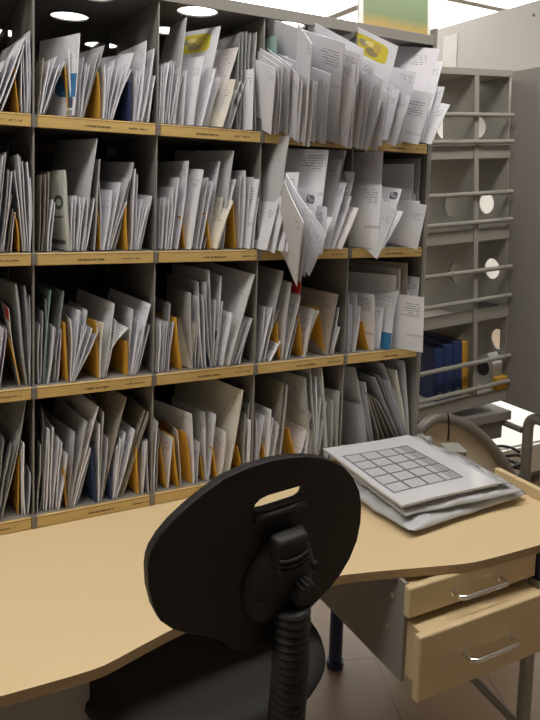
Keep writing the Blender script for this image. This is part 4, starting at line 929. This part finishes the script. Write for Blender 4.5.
for side in (0,):
    rr = []
    for i in range(n+1):
        t = i/n; x = .150 + .055*(.5+.5*noise.noise(V((t*3, 4, 1)))) ; y = -.18 + .35*t
        rr.append([bm.verts.new((.1485, y, .005)), bm.verts.new((.166, y, .004+.005*noise.noise(V((t*9, 1, 2))))), bm.verts.new((x+.02, y, -.006+.005*noise.noise(V((t*7, 2, 2)))))])
    for i in range(n):
        for k in range(2): bm.faces.new((rr[i][k], rr[i+1][k], rr[i+1][k+1], rr[i][k+1]))
o = obj('plastic_edge', bm, bagm, pk, smooth=True); md = o.modifiers.new('thickness', 'SOLIDIFY'); md.thickness = .0012

b3 = obj('mailing_bag', pouch(-.05, .05, -.038, .038, .045, 12.0, 16, .9), paper('silvery_plastic', (.40, .40, .39), rough=.3, coat=.4, wrinkle=.8), smooth=True, loc=(1.352, 1.545, .7205))
b3.rotation_euler = (0, 0, .5); tag(b3, 'small crumpled silvery plastic bag at the desk corner, behind the printed packet', 'mailing bag')
sb = empty('small_box', 'small olive grey box at the desk edge behind the printed packet', 'box', (1.385, 1.425, .7205), R(-20))
obj('box_body', bx(-.026, .026, -.032, .032, 0, .040, .002), M['olive'], sb)
obj('box_lid', bx(-.028, .028, -.034, .034, .0402, .048, .002), plain('grey_card_lid', (.30, .29, .26), .6), sb)

# ---------------------------------------------------------------- chair
FW = V((-.13884, .98786, .06976)); RT = V((.99027, .13917, 0)); UP = V((.00971, -.06908, .99756)); CC = V((.4444, .8471, .9655))
ch = empty('office_chair', 'black plastic office chair with ribbed stem, turned towards the desk', 'chair', (.47, 1.0, 0))
def cpart(name, bm, mat, parent=ch, **k):
    bmesh.ops.translate(bm, verts=bm.verts, vec=(-.47, -1.0, 0)); return obj(name, bm, mat, parent, **k)
def bp(x, y, f=0): return CC + RT*x + UP*y + FW*(.3*(x-.02)**2 + f)
OUT = [(-.182,.021),(-.181,.035),(-.177,.049),(-.167,.065),(-.151,.082),(-.13,.098),(-.104,.114),(-.066,.129),(-.025,.137),(.014,.139),(.047,.136),(.08,.130),(.11,.121),(.142,.106),(.17,.088),(.195,.063),(.214,.033),(.223,.004),(.225,-.026),(.220,-.058),(.205,-.086),(.183,-.109),(.158,-.124),(.132,-.136),(.097,-.153),(.057,-.167),(.022,-.171),(-.001,-.168),(-.017,-.162),(-.030,-.153),(-.045,-.138),(-.063,-.123),(-.09,-.108),(-.119,-.097),(-.141,-.083),(-.159,-.065),(-.171,-.040),(-.179,-.01)]
SLOT = [(-.013,.067),(-.010,.075),(-.002,.081),(.012,.0835),(.043,.0835),(.070,.083),(.080,.080),(.084,.074),(.081,.066),(.072,.0625),(.035,.062),(.009,.062),(-.005,.063)]
def shell(outer, holes, f0, f1, sub=3):
    bm = bmesh.new()
    prism(bm, outer, holes, (0, 0, 0), (1, 0, 0), (0, 1, 0), 1.0)
    for f in bm.faces: f.material_index = 0
    # refine so that it can curve
    for _ in range(sub):
        es = [e for e in bm.edges if e.calc_length() > .03 and abs(e.verts[0].co.z-e.verts[1].co.z) < .5]
        if es: bmesh.ops.subdivide_edges(bm, edges=es, cuts=1); bmesh.ops.triangulate(bm, faces=[f for f in bm.faces if len(f.verts) > 4])
    rim = {v for e in bm.edges if abs(e.verts[0].co.z-e.verts[1].co.z) > .5 for v in e.verts}
    for v in bm.verts:
        f = f0 if v.co.z < .5 else f1
        v.co = bp(v.co.x, v.co.y, f)
    return bm
def inset(pts, d):
    n = len(pts); o = []
    for i in range(n):
        a, b = V(pts[i-1]), V(pts[(i+1) % n]); t = (b-a).normalized(); nr = V((t.y, -t.x)); o.append((pts[i][0]+nr.x*d, pts[i][1]+nr.y*d))
    return o
# outline runs clockwise
back = shell([(x + (.007 if x < -.1 else 0), y) for x, y in OUT], [SLOT], 0, .015)
br_ = cpart('backrest', back, M['black'], smooth=True, angle=35)
m_ = br_.modifiers.new('soft_edge', 'BEVEL'); m_.width = .006; m_.segments = 3; m_.limit_method = 'ANGLE'; m_.angle_limit = R(40)
# rim under the grip slot
bm = tube(bmesh.new(), rounded([bp(-.012, .053, -.002), bp(.035, .051, -.002), bp(.082, .053, -.002)], .02), .006, 12)
cpart('grip_ridge', bm, M['black'], br_, smooth=True)
# hub: a round dished cover
def dome(cx, cy, rx, ry, f0, f1, n=36, rings=7, tilt=-.35):
    bm = bmesh.new(); R_ = []
    for r in range(rings+1):
        t = r/rings; rad = math.cos(t*math.pi/2)**.6 if r < rings else 0
        R_.append([bm.verts.new(bp(cx + (rx*rad*math.cos(a)*math.cos(tilt) - ry*rad*math.sin(a)*math.sin(tilt)), cy + (rx*rad*math.cos(a)*math.sin(tilt) + ry*rad*math.sin(a)*math.cos(tilt)), f0 + (f1-f0)*math.sin(t*math.pi/2)**1.2)) for a in [2*math.pi*k/n for k in range(n)]])
    for r in range(rings):
        for k in range(n): bm.faces.new((R_[r][k], R_[r][(k+1) % n], R_[r+1][(k+1) % n], R_[r+1][k]))
    bmesh.ops.remove_doubles(bm, verts=bm.verts, dist=.0004)
    return bm
hub = cpart('hub', dome(.042, -.056, .066, .072, -.001, -.030), M['black'], smooth=True)
def orient_box(cx, cy, hx, hy, f0, f1, bev, taper=.8):
    bm = bx(-hx, hx, -hy, hy, 0, 1); 
    for v in bm.verts:
        s = taper if v.co.z > .5 else 1
        v.co = bp(cx + v.co.x*s, cy + v.co.y*s, f0 + (f1-f0)*v.co.z)
    bmesh.ops.bevel(bm, geom=list(bm.edges), offset=bev, segments=3, profile=.5, affect='EDGES'); return bm
cpart('latch', orient_box(.042, .000, .034, .030, -.010, -.036, .007), M['black'], hub, smooth=True)
for k in range(3):
    cpart('latch_rib', tube(bmesh.new(), rounded([bp(.014, -.004-.008*k, -.035), bp(.042, -.009-.008*k, -.039), bp(.070, -.002-.008*k, -.035)], .015), .0032, 10), M['black'], hub, smooth=True)
kn = bmesh.new()
for k in range(20):
    pass
tube(kn, [bp(.066, -.070, -.02), bp(.066, -.072, -.046)], .019, 28); 
for k in range(14):
    a = 2*math.pi*k/14
    tube(kn, [bp(.066+.0185*math.cos(a), -.070+.0185*math.sin(a), -.026), bp(.066+.0185*math.cos(a), -.072+.0185*math.sin(a), -.047)], .0026, 6)
cpart('adjusting_knob', kn, M['black'], hub, smooth=True, angle=45)
for px, py in ((-.004, -.075), (.098, -.045)):
    cpart('screw_recess', tube(bmesh.new(), [bp(px, py, -.018), bp(px, py, -.028)], .007, 14), M['black_pad'], hub, smooth=True, angle=40)
# ribbed stem: bellows swept downwards, then under the seat
sp0 = bp(.050, -.092, -.030)
path = [V((sp0.x, sp0.y, sp0.z)), V((sp0.x-.001, sp0.y-.004, .80)), V((sp0.x-.004, sp0.y+.0, .66)), V((sp0.x-.004, sp0.y+.03, .52)), V((sp0.x-.004, sp0.y+.16, .455)), V((sp0.x-.004, sp0.y+.28, .452))]
path = rounded(path, .06, 10)
dense = []
for a, b in zip(path, path[1:]):
    m = max(1, int((b-a).length/.0016))
    for k in range(m): dense.append(a.lerp(b, k/m))
dense.append(path[-1])
tot = 0; acc = [0]
for a, b in zip(dense, dense[1:]): tot += (b-a).length; acc.append(tot)
def rib(t):
    s = acc[min(len(acc)-1, int(round(t*(len(dense)-1))))]
    ph = (s/.0118) % 1
    return 1 + .09*(1-abs(2*ph-1)*2) if s < .52 else .6
cpart('bellows_stem', tube(bmesh.new(), dense, .0275, 28, rf=rib), M['black'], smooth=True, angle=60)
# seat
SX, SY, SZ_ = .495, 1.185, .565
bm = bmesh.new(); n = 48; prof = [(0, -.036), (.55, -.036), (.86, -.030), (.97, -.014), (1.0, .002), (.985, .016), (.93, .025), (.8, .024), (.55, .018), (.25, .013), (0, .012)]
rings = []
for r, z in prof:
    ring = []
    for k in range(n):
        a = 2*math.pi*k/n; cx, sy = math.cos(a), math.sin(a); q = 2/2.5
        x = math.copysign(abs(cx)**q, cx)*r*.247; y = math.copysign(abs(sy)**q, sy)*r*.225
        w = V((x, y, z)); w.rotate(Matrix.Rotation(R(4), 3, 'Z')); ring.append(bm.verts.new((SX+w.x, SY+w.y, SZ_+w.z - .012*(max(0, y)/.22)**2)))
    rings.append(ring)
for A, B in zip(rings, rings[1:]):
    for k in range(n): bm.faces.new((A[k], A[(k+1) % n], B[(k+1) % n], B[k]))
bmesh.ops.remove_doubles(bm, verts=bm.verts, dist=.0003)
cpart('seat', bm, M['black_pad'], smooth=True)
# mechanism, gas lift, star base with castors
cpart('mechanism', bx(SX-.08, SX+.08, SY-.1, SY+.1, .475, .5235, .012, 3), M['black'])
cpart('gas_lift', tube(bmesh.new(), [(SX, SY, .10), (SX, SY, .474)], .024, 20), M['black'], smooth=True, angle=40)
for k in range(5):
    a = R(20+72*k); dx, dy = math.cos(a), math.sin(a)
    bm = tube(bmesh.new(), [(SX+dx*.02, SY+dy*.02, .115), (SX+dx*.15, SY+dy*.15, .100), (SX+dx*.275, SY+dy*.275, .078)], .020, 12, rf=lambda t: 1.15-.4*t)
    lg = cpart('leg', bm, M['black'], smooth=True)
    bm = bmesh.new()
    for s in (-1, 1):
        q = V((SX+dx*.275, SY+dy*.275, .026)); w = V((-dy, dx, 0))
        tube(bm, [q+w*s*.006, q+w*s*.022], .0255, 18)
    tube(bm, [(SX+dx*.275, SY+dy*.275, .03), (SX+dx*.275, SY+dy*.275, .078)], .006, 10)
    cpart('castor', bm, M['black'], lg, smooth=True, angle=40)

# ---------------------------------------------------------------- empty rail fronted frame at the right
ef = empty('mail_sorting_frame', 'grey empty sorting frame with front rails and round holes, right of the full one', 'shelving', (1.74, 1.98, .72))
def ep(name, bm, mat, **k):
    bmesh.ops.translate(bm, verts=bm.verts, vec=(-1.74, -1.98, -.72)); return obj(name, bm, mat, ef, **k)
EX0, EXM, EX1, EY0, EY1 = 1.48, 1.802, 1.975, 1.80, 2.16
HZ = [1.752, 1.459, 1.206, .933]; HY = [1.974, 1.930, 1.898, 1.86]
for x, hs, t in ((EX0, [], .006), (EXM-.006, [circ(HY[k], HZ[k], .040) for k in range(4)], .010), (EX1-.008, [circ(HY[k]-.012, HZ[k], .040) for k in range(4)], .007)):
    ep('side_panel' if t < .01 else 'divider', prism(bmesh.new(), rect(EY0+.012, EY1, .7505, 1.9235), hs, (x, 0, 0), (0, 1, 0), (0, 0, 1), t), M['grey_beige'])
ep('top_panel', prism(bmesh.new(), rect(EX0, EX1, EY0, EY1), [circ(2.035, 2.01, .05) if False else circ(1.93, 1.99, .045), circ(1.70, 2.0, .05)], (0, 0, 1.924), (1, 0, 0), (0, 1, 0), .022), M['grey_beige'])
ep('bottom_panel', bx(EX0, EX1, EY0, EY1, .705, .75, .002, 1), M['grey_beige'])
for z in ROWZ[:3]:
    ep('shelf', bx(EX0+.0065, EXM-.0065, EY0+.012, EY1, z-.016, z+.0), M['grey_beige'])
    ep('shelf', bx(EXM+.0045, EX1-.0085, EY0+.012, EY1, z-.022, z-.006), M['grey_beige'])
    ep('front_lip', bx(EX0, EX1-.001, EY0+.006, EY0+.0115, z-.016, z+.03), M['grey_beige'])
ep('front_post', bx(EXM-.012, EXM+.008, EY0, EY0+.0055, .7505, 1.9235), M['grey_beige'])
for za, zb in ((1.785, 1.690), (1.506, 1.403), (1.225, 1.116), (.882, .782)):
    for z in (za, zb):
        ep('rail', tube(bmesh.new(), [(EX0, EY0-.009, z), (EX1-.006, EY0-.009, z)], .0085, 14), M['grey_beige'], smooth=True, angle=40)
# blue files, ochre file
def magfile(x0, x1, z1, mat, label, spine=None, group=None):
    t = empty('box_file', label, 'box file', ((x0+x1)/2, 1.86, .7505), 0, group)
    w = x1-x0
    bm = bx(-w/2, w/2, -.03, .22, 0, z1-.7505, .002, 1)
    obj('case', bm, mat, t)
    obj('label_holder', bx(-w*.32, w*.32, -.0325, -.0305, .06, .11), mat, t)
    bm = tube(bmesh.new(), [(0, -.0305, .025), (0, -.0335, .025)], .009, 16); obj('finger_ring', bm, M['steel_dark'] if mat is M['blue'] else M['orange'], t, smooth=True, angle=40)
    return t
FG = 'blue box files in the empty frame'
FILES = [magfile(1.632, 1.674, .944, M['blue'], 'dark navy box file, leftmost of the navy files in the rail fronted frame', None, FG),
 magfile(1.6755, 1.7185, .955, M['blue'], 'navy box file, middle of the navy files in the rail fronted frame', None, FG),
 magfile(1.720, 1.763, .962, M['blue'], 'navy box file right beside the ochre file in the rail fronted frame', None, FG),
 magfile(1.7645, 1.793, .955, M['orange'], 'narrow ochre yellow box file right of the navy files')]
td = empty('tape_dispenser', 'white tape dispenser with dark roll in the bottom right bay of the rail fronted frame', 'tape dispenser', (1.932, 1.87, .7505))
bm = bmesh.new(); prism(bm, [(-.05, .0), (.052, .0), (.058, .03), (.02, .115), (-.02, .135), (-.05, .10)], [], (-.022, 0, 0), (0, 1, 0), (0, 0, 1), .05)
obj('body', bm, plain('white_plastic', (.62, .61, .58), .4), td)
bm = tube(bmesh.new(), [(-.0225, 0, .075), (-.03, 0, .075)], .032, 24); obj('tape_roll', bm, M['rubber'], td, smooth=True, angle=40)
obj('base', bx(-.026, .03, -.075, -.051, 0, .05, .003), M['orange'], td)
tr = bx(-.08, .08, -.1, .1, 0, .03, .004); o = obj('tray', tr, M['rubber'], loc=(1.883, 1.94, ROWZ[2]-.0055)); tag(o, 'flat black tray on the third shelf of the rail fronted frame, right bay', 'tray')

# the frame and what stands in it lean a little
LEAN = Matrix.Translation((1.70, 0, 1.36)) @ Matrix.Rotation(R(-4.0), 4, 'Y') @ Matrix.Translation((-1.70, 0, -1.36))
for q in [ef, td, o] + FILES:
    bpy.context.view_layer.update(); q.matrix_world = LEAN @ q.matrix_world

# table of bent tube under that frame, with a beige board inside the bend
tt = empty('tube_frame_table', 'low table of bent grey tube with a beige board, under the rail fronted frame', 'table', (1.72, 1.9, 0))
def tp(name, bm, mat, **k):
    bmesh.ops.translate(bm, verts=bm.verts, vec=(-1.72, -1.9, 0)); return obj(name, bm, mat, tt, **k)
arch = [(1.462, 1.70, 0), (1.462, 1.70, .60), (1.475, 1.70, .69), (1.52, 1.70, .736), (1.57, 1.70, .738), (1.629, 1.70, .713), (1.695, 1.70, .680), (1.752, 1.70, .637), (1.808, 1.70, .588), (1.858, 1.70, .535), (1.905, 1.70, .477), (1.945, 1.70, .416), (1.985, 1.70, .33), (2.01, 1.70, .2), (2.015, 1.70, 0)]
arch = [(x + (.035 if z < .72 and x > 1.55 else .02 if x > 1.5 else 0), y, z + (.006 if z > .1 else 0)) for x, y, z in arch]
def smoothpath(p, it=2):
    p = [V(q) for q in p]
    for _ in range(it):
        q = [p[0]]
        for a, b in zip(p, p[1:]): q += [a.lerp(b, .25), a.lerp(b, .75)]
        p = q + [p[-1]]
    return p
tp('tube_leg', tube(bmesh.new(), smoothpath(arch), .0185, 16), M['tube'], smooth=True)
bm = bmesh.new(); prism(bm, [(q[0], q[2]-.004) for q in arch[1:-1]] + [(2.03, .10), (1.465, .10)], [], (0, 1.716, 0), (1, 0, 0), (0, 0, 1), -.012)
tp('beige_board', bm, plain('beige_board', (.80, .70, .52), .5))
tp('table_top', bx(1.45, 2.03, 1.79, 2.22, .645, .680, .003), M['warm_grey'])
tp('drawer_box', bx(1.80, 1.995, 1.80, 2.15, .575, .6445, .003), M['steel_dark'])
for x in (1.47, 2.01):
    tp('rear_leg', tube(bmesh.new(), [(x, 2.19, 0), (x, 2.19, .6445)], .0185, 14), M['tube'], smooth=True, angle=40)
    tp('side_rail', tube(bmesh.new(), [(x, 1.719, .630), (x, 2.171, .630)], .012, 12), M['tube'], smooth=True, angle=40)
cb = tube(bmesh.new(), smoothpath([(1.602, 1.684, .757), (1.603, 1.678, .735), (1.604, 1.678, .69), (1.603, 1.679, .664)]), .003, 8)
tag(obj('cord', cb, M['rubber'], smooth=True), 'short black cord looped over the bent grey tube behind the parcels', 'cord')
# coil of black cable on the floor side, hung behind the bend
bm = bmesh.new(); pts = []
for k in range(0, 150):
    a = 2*math.pi*k/48; r = .085 + .012*math.sin(k*.21)
    pts.append((2.0+.0 + r*math.cos(a)*1.0, 1.79 + r*.75*math.sin(a), .505 - .018*(k/48) + .012*math.sin(a*1.0+k*.05)))
tube(bm, pts, .0058, 8)
coil = obj('cable_coil', bm, M['rubber'], smooth=True); tag(coil, 'coil of black cable hanging beyond the bent grey tube, left of the upright tube', 'cable')

# frame turned ninety degrees at the far right: its long grey side
wf = empty('side_frame', 'plain grey side of the sorting frame turned across at the right picture edge', 'shelving', (2.18, 1.35, .70))
def wp(name, bm, mat, **k):
    bmesh.ops.translate(bm, verts=bm.verts, vec=(-2.18, -1.35, -.70)); return obj(name, bm, mat, wf, **k)
wp('back_panel', bx(1.99, 2.003, .85, 1.845, .712, 1.972, .002, 1), M['warm_grey'])
for y in (.85, 1.33, 1.833): wp('side_panel', bx(2.0035, 2.37, y, y+.012, .712, 1.972), M['warm_grey'])
for z in (.712, 1.02, 1.33, 1.64, 1.954): wp('shelf', bx(2.0035, 2.372, .8625 if False else .863, 1.3295, z, z+.018), M['warm_grey']); wp('shelf', bx(2.0035, 2.372, 1.3425, 1.8325, z, z+.018), M['warm_grey'])
wt = empty('tube_leg_stand', 'bent grey tube stand carrying the grey side frame at the right edge', 'stand', (2.18, 1.35, 0))
for x in (2.02, 2.34):
    bm = tube(bmesh.new(), rounded([(x, .90, 0), (x, .90, .690), (x, 1.70, .690), (x, 1.70, 0)], .05, 8), .0195, 16)
    bmesh.ops.translate(bm, verts=bm.verts, vec=(-2.18, -1.35, 0)); obj('tube_leg', bm, M['tube'], wt, smooth=True)
bm = tube(bmesh.new(), [(2.04, 1.3, .690), (2.32, 1.3, .690)], .015, 12); bmesh.ops.translate(bm, verts=bm.verts, vec=(-2.18, -1.35, 0)); obj('cross_tube', bm, M['tube'], wt, smooth=True, angle=40)

bpy.context.view_layer.update()
wf.matrix_world = Matrix.Translation((1.99, 0, 1.36)) @ Matrix.Rotation(R(-1.3), 4, 'Y') @ Matrix.Translation((-1.99, 0, -1.36)) @ wf.matrix_world

# tall pale partition behind
pt = empty('partition', 'tall pale grey partition panel rising behind the empty frame', 'partition', (2.31, 2.0, 0))
def pp(name, bm, mat, **k):
    bmesh.ops.translate(bm, verts=bm.verts, vec=(-2.31, -2.0, 0)); return obj(name, bm, mat, pt, **k)
PALE = plain('pale_grey_laminate', (.50, .485, .45), .6, 0, .04, 3, .04, 500)
pp('panel', bx(2.40, 2.43, 1.0, 2.76, 1.95, 2.36, .003), PALE)
for y in (1.05, 1.90): pp('post', bx(2.395, 2.435, y, y+.04, 0, 1.9495, .003), M['tube'])
for y, z in ((2.135, 2.30), (2.095, 2.295)):
    pp('bolt', tube(bmesh.new(), [(2.3998, y, z), (2.396, y, z)], .007, 14), M['steel_dark'], smooth=True, angle=40)
nt = obj('notice', bx(2.3965, 2.399, 2.60, 2.70, 2.14, 2.31), paper('notice_paper', (.72, .71, .69), rect=(.0, .1, 0, .1)))
tag(nt, 'pale paper notice hanging at the far end of the tall partition', 'notice')

wc = empty('stand_in_cabinet', 'added low white box standing in for bright floor far behind the bent grey tubes', 'stand_in_cabinet', (2.95, 2.85, 0))  # added white box, gives the bright patch of lit floor beyond the tubes
obj('body', bx(-.75, .75, -.45, .45, .04, .21, .003), M['white_wall'], wc)
obj('plinth', bx(-.73, .73, -.43, .43, 0, .0395), M['trim'], wc)
for k in range(3):
    dd_ = obj('door', bx(-.745+.5*k, -.255+.5*k, -.4685, -.4505, .05, .20, .002), plain('white_door', (.82, .82, .80), .5), wc)
    obj('knob', tube(bmesh.new(), [(-.30+.5*k, -.469, .15), (-.30+.5*k, -.49, .15)], .012, 14), M['chrome'], dd_, smooth=True, angle=40)

# ---------------------------------------------------------------- camera
cam = bpy.data.cameras.new('camera'); co_ = bpy.data.objects.new('camera', cam); COL.objects.link(co_)
yaw, pit, rol, F, CY = 0.487283, 0.088291, -0.031062, 669.950558, 250.032303
fwd = V((math.sin(yaw)*math.cos(pit), math.cos(yaw)*math.cos(pit), -math.sin(pit)))
r0 = V((math.cos(yaw), -math.sin(yaw), 0)); dn = fwd.cross(r0)
rr = r0*math.cos(rol) + dn*math.sin(rol); dd = -r0*math.sin(rol) + dn*math.cos(rol)
co_.matrix_world = Matrix(((rr.x, -dd.x, -fwd.x, 0), (rr.y, -dd.y, -fwd.y, 0), (rr.z, -dd.z, -fwd.z, 1.5), (0, 0, 0, 1)))
cam.sensor_fit = 'VERTICAL'; cam.sensor_height = 36; cam.lens = F/720*36
cam.shift_y = -(360-CY)/720; cam.clip_start = .02
S.camera = co_

w = bpy.data.worlds.new('world'); S.world = w; w.use_nodes = True
w.node_tree.nodes['Background'].inputs[0].default_value = (.9, .95, 1, 1); w.node_tree.nodes['Background'].inputs[1].default_value = .05
S.view_settings.view_transform = 'Standard'; S.view_settings.look = 'None'; S.view_settings.gamma = 1
S.view_settings.use_curve_mapping = False; S.view_settings.exposure = 0
